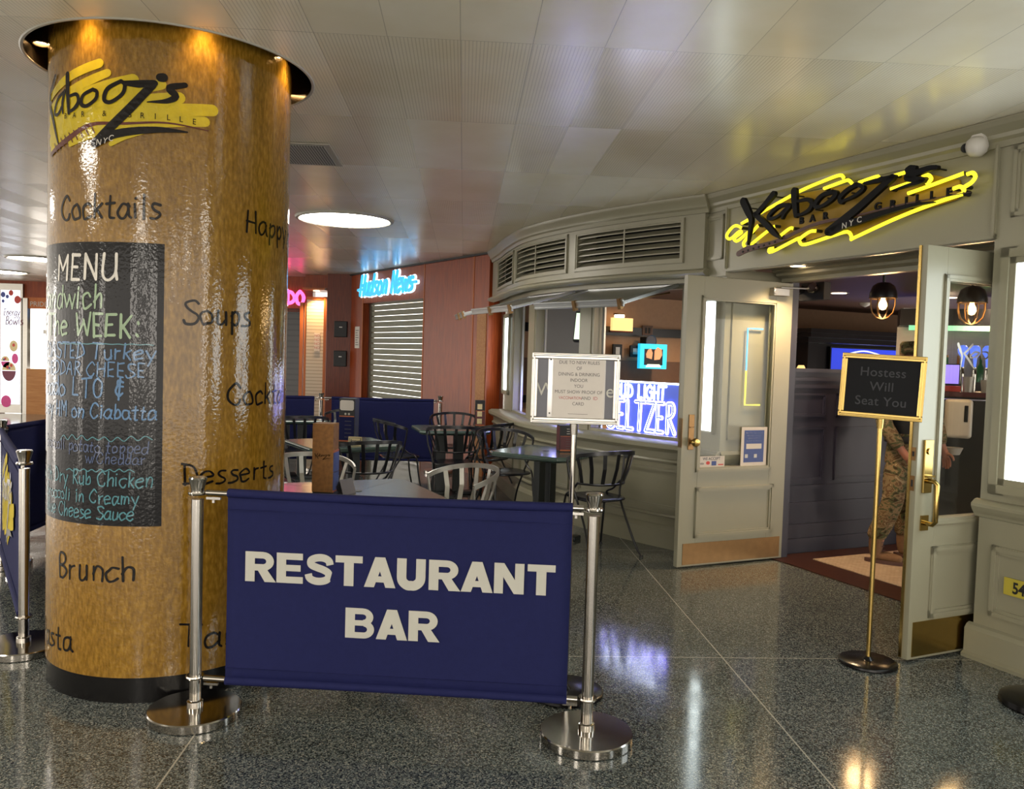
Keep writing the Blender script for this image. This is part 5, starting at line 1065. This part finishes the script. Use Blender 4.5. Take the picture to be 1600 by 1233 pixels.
# ------------------------------------------------------------------ posts and banners of the cafe barrier
def make_post(M, label):
    t = thing('barrier_post', label, 'barrier post', M, 'polished barrier posts')
    MB().lathe([(.0001, 0), (.186, 0), (.190, .004), (.190, .034), (.186, .039), (.034, .042), (.033, .066), (.026, .070)], (0, 0, 0), 56, M).build('foot', 'stainless', t, smooth=35)
    MB().cyl((0, 0, .06), (0, 0, .92), .0245, seg=28, M=M).build('pole', 'stainless', t, smooth=40)
    MB().lathe([(.026, .950), (.0265, .962), (.036, 1.0), (.037, 1.006), (.034, 1.012), (.0001, 1.012)], (0, 0, 0), 28, M).build('cap', 'stainless', t, smooth=35)
    for z in (.945, .17): MB().lathe([(.025, -.006), (.037, -.006), (.039, 0), (.037, .006), (.025, .006)], (0, 0, z), 28, M).build('collar', 'stainless', t, smooth=35)
    return t
post0 = make_post(Matrix.Translation((-1.295, 3.44, 0)), 'polished steel barrier post at the left end of the big front banner'); remember()
POSTS = {'a': (-1.295, 3.44), 'b': (.345, 3.335), 'c': (-2.425, 4.136), 'd': (-3.50, 5.70), 'e': (-.935, 10.876), 'f': (-2.47, 10.77), 'g': (-4.02, 10.66), 'h': (-3.72, 8.2)}
for k, lab in (('b', 'polished steel barrier post at the right end of the big front banner'), ('c', 'polished steel barrier post at the left foot of the gold column'), ('d', 'polished steel barrier post at the left edge of the photo'), ('e', 'far polished barrier post in front of the brown wall panel'), ('f', 'far polished barrier post in front of the narrow white shutter'), ('g', 'far polished barrier post hidden behind the gold column'), ('h', 'polished barrier post behind the gold column at the left')):
    dup(post0, Matrix.Translation((*POSTS[k], 0)), lab)
def banner(a, b, label, text=None, logo=False):
    A, B = Vector(POSTS[a]), Vector(POSTS[b]); d = (B-A); L = d.length; d.normalize(); M = fr((A.x, A.y, 0), d)
    t = thing('banner', label, 'banner', M, 'navy barrier banners')
    x0, x1 = .135, L-.085; z0, z1 = .155, .960; nx, nz = 28, 14; vs_ = []; fs = []
    for j in range(nz+1):
        for i in range(nx+1):
            u = i/nx; v = j/nz; sag = .006*math.sin(PI*u); y = .004*math.sin(u*9+1.3)*math.sin(PI*v)+.003*math.sin(u*17)*v
            vs_.append(M @ Vector((x0+(x1-x0)*u, y-.012, z0+(z1-z0)*v-sag*(1 if v > .5 else -.5))))
    fs = [(j*(nx+1)+i, j*(nx+1)+i+1, (j+1)*(nx+1)+i+1, (j+1)*(nx+1)+i) for j in range(nz) for i in range(nx)]
    cl = MB().add(vs_, fs).build('canvas', 'navy_canvas', t, smooth=60); sd = cl.modifiers.new('thickness', 'SOLIDIFY'); sd.thickness = .003
    for z in (z0+.008, z1-.008):
        m = MB(); m.tube([M @ Vector((x0+(x1-x0)*i/20, -.010, z-(.006*math.sin(PI*i/20) if z > .5 else -.003*math.sin(PI*i/20)))) for i in range(21)], .0185, 10); m.build('rod_sleeve', 'navy_canvas', t, smooth=60)
    for z in (z0+.062, z1-.078): MB().box(x0, x1, -.0155-.004, -.0135, z, z+.003, M).build('seam', 'navy_canvas', t)
    for z in (z0+.012, z1-.010):
        for xa, xb in ((.041, x0+.02), (x1-.02, L-.041)):
            MB().cyl((xa, -.006, z), (xb, -.010, z), .0125, seg=14, M=M).build('cross_rod', 'stainless', t, smooth=40)
        for xc, sg_ in ((.041, 1), (L-.041, -1)): m = MB(); m.box(min(xc, xc+sg_*.06), max(xc, xc+sg_*.06), -.012, .002, z-.028, z-.018, M).cyl((xc+sg_*.03, -.005, z-.03), (xc+sg_*.03, -.005, z-.042), .007, seg=8, M=M).build('clip', 'stainless', t)
    if text:
        f = onface(M, .0195)
        for tx, cx_, z, wd in text: block(MB(), tx, .125, lambda u, v, h=0: f(u, z+v, h), cx_, wd).build('lettering', 'canvas_print', t)
    if logo:
        f = onface(M, .0195); m = MB(); cx_ = (x0+x1)/2
        for q in COL_YEL: m.ribbon([(cx_+a*1.2+.03, .52+b*1.5, c*2.0) for a, b, c in q], f)
        m.build('logo_strokes', 'print_yellow', t); m = MB(); f = onface(M, .0210)
        for q in COL_BLK: m.ribbon([(cx_+a*1.2+.03, .52+b*1.5, c*1.6) for a, b, c in q], f)
        m.build('logo_letters', 'ink_black', t)
    return t
banner('a', 'b', 'big front navy banner lettered for the restaurant and bar', [('RESTAURANT', .215, .590, 1.285), ('BAR', .640, .375, .39)])
banner('d', 'c', 'navy side banner with the yellow logo at the left edge', logo=True)
banner('f', 'e', 'wide far navy banner below the roller shutter'); banner('g', 'f', 'far navy banner just right of the gold column'); banner('h', 'd', 'navy banner receding behind the left edge posts'); banner('g', 'h', 'navy banner hidden behind the gold column')
# ------------------------------------------------------------------ sign stands
def stand(M, label, cat, frame_mat, pole_mat, base_mat, w, h, zc, tilt=0.0, base_r=.175):
    t = thing('sign_stand', label, cat, M)
    MB().lathe([(.0001, 0), (base_r, 0), (base_r+.004, .006), (base_r+.003, .016), (base_r-.006, .022), (.03, .024), (.02, .034), (.014, .04)], (0, 0, 0), 48, M).build('base', base_mat, t, smooth=35)
    MB().cyl((0, 0, .03), (0, 0, zc-h/2-.005), .0125, seg=18, M=M).cyl((0, 0, zc-h/2-.05), (0, 0, zc-h/2), .017, .02, seg=16, M=M).build('pole', pole_mat, t, smooth=40)
    F = M @ Matrix.Translation((0, -.012, zc)) @ Matrix.Rotation(tilt, 4, 'Y')
    m = MB(); fw = .028
    for (a0, a1, b0, b1) in ((-w/2, w/2, h/2-fw, h/2), (-w/2, w/2, -h/2, -h/2+fw), (-w/2, -w/2+fw, -h/2+fw, h/2-fw), (w/2-fw, w/2, -h/2+fw, h/2-fw)):
        m.box(a0, a1, -.014, .030, b0, b1, F)
    for (a0, a1, b0, b1) in ((-w/2+.006, w/2-.006, h/2-.016, h/2-.006), (-w/2+.006, w/2-.006, -h/2+.006, -h/2+.016), (-w/2+.006, -w/2+.016, -h/2+.016, h/2-.016), (w/2-.016, w/2-.006, -h/2+.016, h/2-.016)): m.box(a0, a1, -.019, -.013, b0, b1, F)
    m.build('frame', frame_mat, t, bevel=.003)
    return t, F
a = onz(1356, 1037); t, F = stand(fr((a.x, a.y, 0), (math.cos(-.44), math.sin(-.44))), 'brass hostess sign stand with black letter board before the open doors', 'sign stand', 'brass', 'brass', 'black_gloss', .40, .332, 1.455, .035, .142)
MB().box(-.18, .18, -.004, .02, -.145, .145, F).build('letter_board', 'letterboard', t); m = MB(); f = onface(F, .005)
for tx, z in (('Hostess', .052), ('Will', -.022), ('Seat You', -.098)): font(m, tx, .066, lambda u, v, h=0, z=z: f(u, v+z, h), .0004, xs=.98, spacing=1.05)
m.build('lettering', 'dark_grey_letter', t)
t, F = stand(fr((.288, 3.80, 0), (.997, -.06)), 'silver framed welcome sign stand with a notice in a plastic sleeve', 'sign stand', 'brushed_steel', 'stainless', 'black_gloss', .40, .322, 1.415, .0)
MB().box(-.18, .18, -.003, .02, -.14, .14, F).build('welcome_board', 'board_charcoal', t); m = MB(); font(m, 'W elcome', .085, lambda u, v, h=0: onface(F, .004)(u*1.0-.0, v-.035, h), xs=.98); m.build('welcome_lettering', 'canvas_print', t)
sl = MB().box(-.125, .135, -.0075, -.0062, -.152, .142, F).build('plastic_sleeve', 'plastic_sleeve', t); MB().box(-.104, .130, -.0105, -.0078, -.148, .140, F).build('paper', 'white_paper', t)
m = MB()
for z in (.13, -.115): m.cyl((-.114, -.0076, z), (-.114, -.0085, z), .004, seg=10, M=F)
m.build('punch_hole', 'black_matte', sl)
m = MB(); f = onface(F, .0112)
for i, tx in enumerate(['DUE TO NEW RULES', 'OF', 'DINING & DRINKING', 'INDOOR', 'YOU', 'MUST SHOW PROOF OF', '', 'CARD']): font(m, tx, .0215, lambda u, v, h=0, i=i: f(u+.015, v+.112-i*.0268, h), xs=.92)
font(m, 'AND', .0215, lambda u, v, h=0: f(u+.05, v+.112-6*.0268, h), xs=.92); m.box(-.03, .06, -.0118, -.0110, -.116, -.1145, F); m.build('lettering', 'grey_print', t)
m = MB(); font(m, 'VACCINATION', .019, lambda u, v, h=0: f(u-.022, v+.112-6*.0268, h), xs=.8); font(m, 'ID', .0215, lambda u, v, h=0: f(u+.092, v+.112-6*.0268, h)); m.build('red_lettering', 'red_print', t)
a = onz(1634, 1105); M = Matrix.Translation((a.x, a.y, 0)); t = thing('barrier_post', 'black round post base cut by the right edge of the photo', 'barrier post', M)
MB().lathe([(.0001, 0), (.19, 0), (.195, .008), (.19, .03), (.15, .045), (.03, .055)], (0, 0, 0), 48, M).build('foot', 'black_gloss', t, smooth=35); MB().cyl((0, 0, .05), (0, 0, .98), .03, seg=24, M=M).build('pole', 'black_gloss', t, smooth=40)
# ------------------------------------------------------------------ tables
def make_table(M, label, side, top='table_green', hole=True):
    t = thing('cafe_table', label, 'table', M, 'square cafe tables')
    s = side/2; c = .07
    P = [(-s+c, -s), (s-c, -s), (s, -s+c), (s, s-c), (s-c, s), (-s+c, s), (-s, s-c), (-s, -s+c)]
    m = MB(); n = 8
    rings = [(.0, .74), (-.012, .74), (.0, .728), (.0, .712), (-.03, .692), (-.05, .690)]
    vs_ = []
    for ins, z in [(-.012, .74), (0, .728), (0, .708), (-.035, .690)]:
        k = (s+ins)/s; vs_ += [M @ Vector((x*k, y*k, z)) for x, y in P]
    fs = [(i*n+k, i*n+(k+1) % n, (i+1)*n+(k+1) % n, (i+1)*n+k) for i in range(3) for k in range(n)] + [tuple(range(n)), tuple(reversed(range(3*n, 4*n)))]
    tp = m.add(vs_, fs).build('top', top, t, bevel=.005)
    if hole: MB().cyl((0, 0, .738), (0, 0, .7425), .026, seg=20, M=M).build('umbrella_hole_cap', 'black_matte', tp)
    if top == 'table_sheen':
        m = MB()
        for sx in (-1, 1):
            for sy in (-1, 1): m.ribbon([(sx*.04, sy*.04, .003), (sx*(s-.05), sy*(s-.05), .003)], lambda u, v, h=0: M @ Vector((u, v, .7404+h)), smo=False)
        m.build('seam', 'grey_print', tp)
    m = MB()
    for sx in (-1, 1): m.box(sx*.10-.055, sx*.10+.055, -.03, .03, .03, .70, M)
    m.build('pedestal', 'table_base', t, bevel=.006)
    MB().box(-.24, .24, -.24, .24, .68, .695, M).build('top_plate', 'table_base', t)
    m = MB().box(-.34, .34, -.06, .06, 0.0, .035, M).box(-.06, .06, -.34, .34, 0.0, .035, M); m.build('foot', 'table_base', t, bevel=.008)
    return t
def rotM(x, y, deg): return Matrix.Translation((x, y, 0)) @ Matrix.Rotation(math.radians(deg), 4, 'Z')
make_table(rotM(-.885, 4.83, -64), 'square table, top painted with grey ceiling reflection, just behind the big front banner', .86, 'table_sheen')
make_table(rotM(-1.50, 7.42, 32), 'green square table holding the tall menu tent and small card', .85)
make_table(rotM(-.68, 9.25, 15), 'far green square table by the end of the window bay', .78)
make_table(rotM(.31, 7.24, 59), 'green square table under the bay windows behind the notice stand', .77)
make_table(rotM(-2.62, 10.0, 20), 'farthest green table mostly hidden by the gold column', .80, hole=False)
make_table(rotM(-2.98, 6.45, 45), 'table behind the left side of the gold column', .86)
# ------------------------------------------------------------------ chairs (front faces -y)
def make_chair(M, label, iron='black_iron'):
    t = thing('metal_chair', label, 'chair', M, 'slatted metal chairs')
    P = []
    for i in range(28):
        a = 2*PI*i/28; c, s_ = math.cos(a), math.sin(a); P.append((.205*math.copysign(abs(c)**.6, c), .205*math.copysign(abs(s_)**.6, s_)))
    m = MB(); vs_ = []
    for k, z in ((.94, .437), (1, .445), (1, .452), (.95, .460), (.6, .452), (.01, .449)): vs_ += [M @ Vector((x*k, y*k, z)) for x, y in P]
    n = 28; fs = [(i*n+k, i*n+(k+1) % n, (i+1)*n+(k+1) % n, (i+1)*n+k) for i in range(5) for k in range(n)] + [tuple(reversed(range(n))), tuple(range(5*n, 6*n))]
    m.add(vs_, fs).build('seat', 'seat_black', t, smooth=50)
    def rail(a, hi): # a from -100..100 deg around the back (0 = straight back)
        r = math.radians(a); return Vector((.285*math.sin(r), .03+.255*math.cos(r), hi))
    top = [M @ rail(a, .835-.075*(abs(a)/100)**2.2) for a in range(-100, 101, 8)]
    MB().bar(top, .030, .012, (0, 0, 1)).build('top_rail', iron, t, smooth=40)
    def low(a): r = math.radians(a); return Vector((.21*math.sin(r), .03+.185*math.cos(r), .575))
    lowp = [M @ low(a) for a in range(-88, 89, 8)]; MB().tube(lowp, .009, 6).build('lower_rail', iron, t, smooth=60)
    for a in range(-72, 73, 24):
        p0 = rail(a, .835-.075*(abs(a)/100)**2.2); p1 = low(a*1.02); pm_ = (p0+p1)/2+Vector((0, .012, 0)); tang = M.to_3x3() @ Vector((math.cos(math.radians(a)), -math.sin(math.radians(a)), 0))
        MB().bar([M @ p0, M @ pm_, M @ p1], .030, .005, tang).build('slat', iron, t)
    for sx in (-1, 1):
        e1 = rail(sx*100, .76); q = [e1, Vector((sx*.262, .0, .62)), Vector((sx*.215, .03, .46)), Vector((sx*.21, .15, .25)), Vector((sx*.235, .25, .06)), Vector((sx*.25, .29, .012))]
        lg = MB().tube([M @ v for v in smooth(q, 4)], .0095, 7).build('leg', iron, t, smooth=60); MB().lathe([(.0001, 0), (.018, 0), (.016, .012), (.01, .018)], q[-1]*1-Vector((0, 0, .012)), 10, M).build('foot', 'black_matte', lg)
        q = [low(sx*88), Vector((sx*.205, -.05, .50)), Vector((sx*.20, -.14, .445)), Vector((sx*.205, -.17, .25)), Vector((sx*.225, -.215, .05)), Vector((sx*.235, -.235, .012))]
        lg = MB().tube([M @ v for v in smooth(q, 4)], .0095, 7).build('leg', iron, t, smooth=60); MB().lathe([(.0001, 0), (.018, 0), (.016, .012), (.01, .018)], q[-1]*1-Vector((0, 0, .012)), 10, M).build('foot', 'black_matte', lg)
    return t
def chM(x, y, tx, ty): a = math.atan2(ty-y, tx-x); return Matrix.Translation((x, y, 0)) @ Matrix.Rotation(a+PI/2, 4, 'Z')
CH = [((.70, 6.65), (.34, 7.27), 'black metal chair at the bay window table, nearest the open entrance door'),
      ((-.03, 7.93), (.34, 7.27), 'black metal chair on the far side of the bay window table'),
      ((-.25, 8.98), (-.68, 9.25), 'black chair seen side on behind the bay window table'),
      ((-.58, 8.52), (-.68, 9.25), 'black metal chair with its back to us at the far green table'),
      ((-.70, 10.02), (-.68, 9.25), 'black metal chair behind the far green table'),
      ((-1.20, 8.95), (-.68, 9.15), 'black chair in side view left of the far green table'),
      ((-1.20, 6.88), (-1.50, 7.42), 'black metal chair in front of the table with the menu tent'),
      ((-2.32, 9.2), (-2.62, 10.0), 'black metal chair at the farthest table beside the gold column'),
      ((-2.20, 10.25), (-2.62, 10.0), 'farthest black chair in front of the navy banner, mostly hidden by the menu tent'),
      ((-2.02, 6.95), (-1.50, 7.42), 'black metal chair beside the column at the menu tent table')]
c0 = make_chair(chM(*CH[0][0], *CH[0][1]), CH[0][2]); remember()
for p, q, lab in CH[1:]: dup(c0, chM(*p, *q), lab)
SC = [((-.36, 5.20), (-.885, 4.83), 'silver hooped chair at the right side of the front table'), ((-1.30, 5.50), (-.885, 4.83), 'silver hooped chair behind the front table and the kraft menu box'), ((-2.72, 5.85), (-2.98, 6.45), 'silver hooped chair behind the left side of the gold column')]
s0 = make_chair(chM(*SC[0][0], *SC[0][1]), SC[0][2], 'silver_iron'); remember()
for p, q, lab in SC[1:]: dup(s0, chM(*p, *q), lab)
# ------------------------------------------------------------------ things on the tables
TZ = .7405
def menu_box(x, y, deg, w, d, h, label, style):
    M = Matrix.Translation((x, y, TZ)) @ Matrix.Rotation(math.radians(deg), 4, 'Z'); t = thing('menu_tower', label, 'menu stand', M)
    f = onface(M, .0015)
    if style == 'kraft':
        MB().box(-w/2, w/2, 0, d, 0.02, h, M).build('box', 'kraft', t); MB().box(-w/2+.004, w/2+.004, .004, d, 0, .02, M).build('plinth', 'black_matte', t)
        m = MB()
        for k, q in LOGO_BLACK.items(): m.ribbon([(a*.055, b*.10+h*.47, c*.085) for a, b, c in q], f)
        m.build('logo', 'ink_black', t)
        m = MB().box(w/2, w/2+.006, .008, d-.006, .03, h*.32, M).box(w/2, w/2+.006, .008, d-.006, h*.33, h*.60, M); m.build('side_card', 'cover_blue', t); MB().box(w/2, w/2+.004, .004, d-.002, h*.60, h*.63, M).box(w/2, w/2+.004, .004, d-.002, .018, .03, M).build('edge_strip', 'orange_edge', t)
    else:
        MB().box(-w/2, w/2, 0, d, 0, h, M).build('box', 'black_matte', t)
        c = 'navy_canvas' if style == 'blue' else 'maroon'
        m = MB().box(-w/2+.004, w/2-.004, -.002, 0, .02, h*.58, M); lo_ = m.build('lower_card', c, t); m = MB().box(-w/2+.004, w/2-.004, -.0022, 0, h*.585, h*.605, M).box(-w/2+.004, w/2-.004, -.0022, 0, .008, .02, M); m.build('edge_strip', 'orange_edge', t)
        m = MB()
        for i in range(5): m.box(-w*.12, w*.30, -.0035, -.002, h*.12+i*h*.09, h*.13+i*h*.09, M)
        m.build('card_print', 'grey_print', lo_)
        P = [(-w/2+.02, h*.73), (w/2-.02, h*.73), (w/2-.008, h*.76), (w/2-.008, h*.93), (w/2-.02, h*.96), (-w/2+.02, h*.96), (-w/2+.008, h*.93), (-w/2+.008, h*.76)]
        if style == 'blue':
            MB().poly(P, f, 0, .001).build('upper_card', 'white_paper', t); MB().box(-w/2-.002, -w/2, .006, d-.006, h*.62, h*.97, M).build('side_card', 'white_paper', t)
            m = MB()
            for u in (-.012, .02): m.lathe([(.0001, 0), (.010, 0)], (0, 0, 0), 10, M @ Matrix.Translation((u, -.003, h*.65)) @ Matrix.Rotation(PI/2, 4, 'X'), caps=False)
            m.build('picture', 'canvas_print', t)
        elif style == 'dark':
            m = MB()
            for i in range(3): m.box(-w*.1, w*.3, -.0035, -.002, h*(.68+.09*i), h*(.70+.09*i), M)
            m.build('upper_card', 'white_paper', t)
            MB().box(-w/2-.003, -w/2, .004, d-.004, .01, h-.01, M).build('side_card', 'maroon', t)
        else:
            m = MB()
            for i in range(3): m.box(-w*.3, w*.2, -.0035, -.002, h*(.10+.28*i), h*(.30+.28*i), M)
            m.build('upper_card', 'bowl_cream', t)
    return t
menu_box(-1.05, 4.64, -4, .118, .11, .405, 'tall kraft paper menu box on the front table behind the banner', 'kraft')
menu_box(-3.47, 6.40, -30, .14, .12, .405, 'kraft menu box on the table at the left of the gold column', 'kraft')
menu_box(-1.47, 7.42, -8, .145, .12, .395, 'black and blue menu tent on the green table', 'blue')
menu_box(.50, 7.20, 10, .150, .12, .23, 'black menu box on the bay window table behind the sign pole', 'dark')
menu_box(-.36, 9.55, 6, .11, .10, .30, 'small dark menu box on the far green table', 'photo')
M = Matrix.Translation((-1.355, 7.20, TZ)) @ Matrix.Rotation(math.radians(-6), 4, 'Z'); t = thing('reserved_card', 'small cream tent card with a thin border in front of the menu tent', 'card', M)
m = MB().add([M @ Vector(v) for v in ((-.06, 0, 0), (.06, 0, 0), (.06, .02, .075), (-.06, .02, .075), (-.06, .045, 0), (.06, .045, 0))], [(0, 1, 2, 3), (3, 2, 5, 4)]); cd = m.build('card', 'bowl_cream', t); sd = cd.modifiers.new('thickness', 'SOLIDIFY'); sd.thickness = .002
T3 = M @ Matrix.Rotation(math.radians(-15), 4, 'X'); m = MB()
for (a0, a1, b0, b1) in ((-.052, .052, .064, .067), (-.052, .052, .010, .013), (-.052, -.049, .013, .064), (.049, .052, .013, .064)): m.box(a0, a1, -.003, -.0018, b0, b1, T3)
m.build('border', 'ink_black', t); m = MB(); hand(m, 'Reserved', .022, lambda u, v, h=0: T3 @ Vector((u-.038, -.003, v+.030)), .14, .75); m.build('lettering', 'ink_black', t)
M = Matrix.Translation((-.935, 4.73, TZ)) @ Matrix.Rotation(math.radians(65), 4, 'Z'); t = thing('tent_card', 'grey folded tent card leaning beside the kraft menu box', 'card', M)
m = MB().add([M @ Vector(v) for v in ((-.06, -.03, 0), (.06, -.03, 0), (.06, .0, .085), (-.06, .0, .085), (-.06, .05, 0), (.06, .05, 0))], [(0, 1, 2, 3), (3, 2, 5, 4)]); cd = m.build('card', 'board_charcoal', t); sd = cd.modifiers.new('thickness', 'SOLIDIFY'); sd.thickness = .003
# ------------------------------------------------------------------ soldier in the doorway
def skin_obj(name, nodes, edges, mat, parent, M, root=0, sub=2):
    me = bpy.data.meshes.new(name); me.from_pydata([tuple(n[0]) for n in nodes], edges, []); o = bpy.data.objects.new(name, me); COL.objects.link(o)
    sk = o.modifiers.new('skin', 'SKIN'); sk.use_smooth_shade = True
    for i, n in enumerate(nodes):
        r = n[1]; me.skin_vertices[0].data[i].radius = (r, r) if not isinstance(r, tuple) else r
        me.skin_vertices[0].data[i].use_root = (i == root)
    sd = o.modifiers.new('sub', 'SUBSURF'); sd.levels = sub; sd.render_levels = sub
    me.materials.append(mt(mat)); o.parent = parent; FRAME[o] = M; return o
pb = Vector((3.16, 6.62, 0)); PM = fr((pb.x, pb.y, .012), (.93, .36))        # faces the viewer, a little to his left
per = thing('person', 'soldier in camouflage uniform and cap standing in the doorway behind the hostess sign', 'person', PM)
def chain(nodes, edges, base, pts):
    prev = base
    for p, r in pts: nodes.append((Vector(p), r)); edges.append((prev, len(nodes)-1)); prev = len(nodes)-1
    return prev
# x = viewer's right, -y = towards the viewer
bn, be = [(Vector((0, 0, .92)), .085)], []
neck = chain(bn, be, 0, [((0, .0, 1.08), .115), ((0, .01, 1.26), .12), ((0, .01, 1.40), .09), ((0, .0, 1.47), .058)])
chain(bn, be, neck, [((0, -.005, 1.52), .055), ((0, -.015, 1.575), .078), ((0, -.012, 1.65), .085), ((0, -.005, 1.71), .06)])
sho = 3
for sx, el, wr_, hd in ((-1, (-.275, -.01, 1.12), (-.185, -.14, .90), (-.16, -.17, .85)), (1, (.315, .02, 1.12), (.335, -.05, .90), (.335, -.07, .855))):
    h_ = chain(bn, be, sho, [((sx*.12, .01, 1.39), .06), ((sx*.20, .01, 1.35), .052), (el, .042), (wr_, .030), (hd, (.036, .022))])
    d = (Vector(hd)-Vector(wr_)).normalized(); sd_ = Vector((0, 1, 0)) if True else None
    side = d.cross(Vector((sx*1.0, 0.3, 0))).normalized()
    for k, (off_, ln) in enumerate(((.027, .075), (.009, .085), (-.009, .08), (-.026, .062))):
        b0_ = Vector(hd)+d*.035+side*off_; in_ = Vector((-sx*.35, 0, -.2))
        chain(bn, be, h_, [(b0_, .0105), (b0_+d*ln*.5+in_*.01, .0095), (b0_+d*ln*.85+in_*.05, .008)])
    b0_ = Vector(hd)+side*.034+Vector((0, -.01, .0)); chain(bn, be, h_, [(b0_, .012), (b0_+d*.035+side*.016, .0105), (b0_+d*.062+side*.012, .009)])
LEGS = ((-1, (-.10, 0, .88), (-.16, -.05, .50), (-.245, .02, .10)), (1, (.10, 0, .88), (.12, .03, .49), (.125, .10, .10)))
for sx, hp, kn, an in LEGS: chain(bn, be, 0, [(hp, .055), (kn, .048), (an, .036)])
skin_obj('body', bn, be, 'skin', per, PM, 0)
# jacket, trousers
jn, je = [(Vector((0, 0, .76)), (.180, .152))], []
c_ = chain(jn, je, 0, [((0, 0, .80), (.180, .152)), ((0, 0, .90), (.172, .145)), ((0, 0, 1.0), (.160, .130)), ((0, .0, 1.2), (.165, .135)), ((0, .01, 1.37), (.14, .11)), ((0, 0, 1.46), .070), ((0, 0, 1.50), .066)])
for sx, el, wr_ in ((-1, (-.275, -.01, 1.12), (-.193, -.128, .92)), (1, (.315, .02, 1.12), (.333, -.045, .92))):
    chain(jn, je, 5, [((sx*.13, .01, 1.395), .075), ((sx*.215, .01, 1.35), .074), (el, .066), (((Vector(el)+Vector(wr_))/2), .060), (wr_, .048)])
skin_obj('jacket', jn, je, 'camouflage_cloth', per, PM, 0)
tn, te = [(Vector((0, 0, .96)), .10)], []
chain(tn, te, 0, [((0, 0, .90), .09), ((0, 0, .86), .075)])
for sx, hp, kn, an in LEGS: chain(tn, te, 2, [(Vector(hp)+Vector((0, 0, -.12)), .092), ((Vector(hp)+Vector(kn))/2, .096), (kn, .086), ((Vector(kn)+Vector(an))/2+Vector((0, .02, 0)), .084), (Vector(an)+Vector((0, 0, .12)), .080), (Vector(an)+Vector((0, 0, .075)), .068)])
skin_obj('trousers', tn, te, 'camouflage_cloth', per, PM, 0)
for sx, hp, kn, an in LEGS:
    A = Vector(an); ft = Vector((.62, -.78, 0)) if sx < 0 else Vector((.25, -.97, 0))
    nn_, ee = [(A+Vector((-0.0, 0, .22)), .060)], []
    chain(nn_, ee, 0, [(A+Vector((0, 0, .0)), .056), (A+Vector((0, 0, -.048)), .050), (A+ft*.08+Vector((0, 0, -.050)), (.046, .046)), (A+ft*.16+Vector((0, 0, -.058)), .040), (A+ft*.20+Vector((0, 0, -.062)), .034)])
    b = skin_obj('boot', nn_, ee, 'boot_suede', per, PM, 0)
    sm = MB(); side = Vector((-ft.y, ft.x, 0)); out = []
    for i in range(20):
        a = 2*PI*i/20; out.append(A+ft*(.075+.155*math.cos(a))+side*(.050*math.sin(a)*(1+.15*math.cos(a))))
    sm.poly([(p.x, p.y) for p in out], lambda u, v, h=0: PM @ Vector((u, v, h-.012+.012)), 0, .028).build('sole', 'neck_brown', b)
    lc = MB()
    for k in range(5):
        z = .035+k*.03; c1 = A+ft*(.055-.006*k)+Vector((0, 0, z-.03)); lc.tube([PM @ (c1-side*.03), PM @ (c1+ft*.012), PM @ (c1+side*.03)], .004, 5)
    lc.build('laces', 'neck_brown', b)
# vest, belt, cap and face
MB().lathe([(.168, 1.03), (.180, 1.10), (.182, 1.26), (.160, 1.34)], (0, 0, 0), 24, PM @ Matrix.Scale(.84, 4, (0, 1, 0)), caps=False).build('vest', 'dark_cloth', per, smooth=60)
MB().lathe([(.176, .955), (.184, .96), (.184, 1.005), (.176, 1.01)], (0, 0, 0), 24, PM @ Matrix.Scale(.84, 4, (0, 1, 0)), caps=False).build('belt', 'dark_cloth', per, smooth=60)
CM = PM @ Matrix.Translation((0, -.012, 0)); cp = MB().lathe([(.094, 1.655), (.097, 1.69), (.095, 1.735), (.080, 1.755), (.0001, 1.762)], (0, 0, 0), 28, CM).build('cap', 'camouflage_cloth', per, smooth=50)
m = MB(); br_ = [(.093*math.cos(a), .093*math.sin(a)) for a in [PI+PI*i/14 for i in range(15)]]; fr_ = [(x*.92, y-.075*math.sin(PI*i/14)) for i, (x, y) in enumerate(br_)]
vs_ = [CM @ Vector((x, y, 1.672)) for x, y in br_]+[CM @ Vector((x, y, 1.650)) for x, y in fr_]; n = 15; m.add(vs_, [(i, i+1, n+i+1, n+i) for i in range(n-1)]); bb = m.build('brim', 'camouflage_cloth', cp); sd = bb.modifiers.new('t', 'SOLIDIFY'); sd.thickness = .004
m = MB()
for sx in (-1, 1): m.lathe([(.0001, -.008), (.010, 0), (.0001, .008)], (0, 0, 0), 10, PM @ Matrix.Translation((sx*.032, -.093, 1.625)))
m.build('eyes', 'white_plastic', per, smooth=60); m = MB().tube([PM @ Vector((0, -.092, 1.63)), PM @ Vector((0, -.108, 1.60)), PM @ Vector((0, -.116, 1.585)), PM @ Vector((0, -.098, 1.575))], [.008, .010, .014, .008], 8); m.build('nose', 'skin', per, smooth=60)
MB().tube([PM @ Vector((-.025, -.088, 1.548)), PM @ Vector((0, -.096, 1.546)), PM @ Vector((.025, -.088, 1.548))], .006, 6).build('mouth', 'red_print', per, smooth=60)
hm = MB(); hp_ = [(.089*math.cos(a), .089*math.sin(a)) for a in [-.15+(PI+.3)*i/16 for i in range(17)]]; hm.add([CM @ Vector((x, y+.008, z)) for z in (1.585, 1.665) for x, y in hp_], [(i, i+1, 18+i, 17+i) for i in range(16)]); hh = hm.build('hair', 'boot_suede', per, smooth=60); sd = hh.modifiers.new('t', 'SOLIDIFY'); sd.thickness = .004
m = MB()
for sx in (-1, 1): m.lathe([(.0001, -.03), (.016, -.015), (.018, .012), (.0001, .03)], (0, 0, 0), 10, PM @ Matrix.Translation((sx*.086, .0, 1.60)))
m.build('ears', 'skin', per, smooth=60)
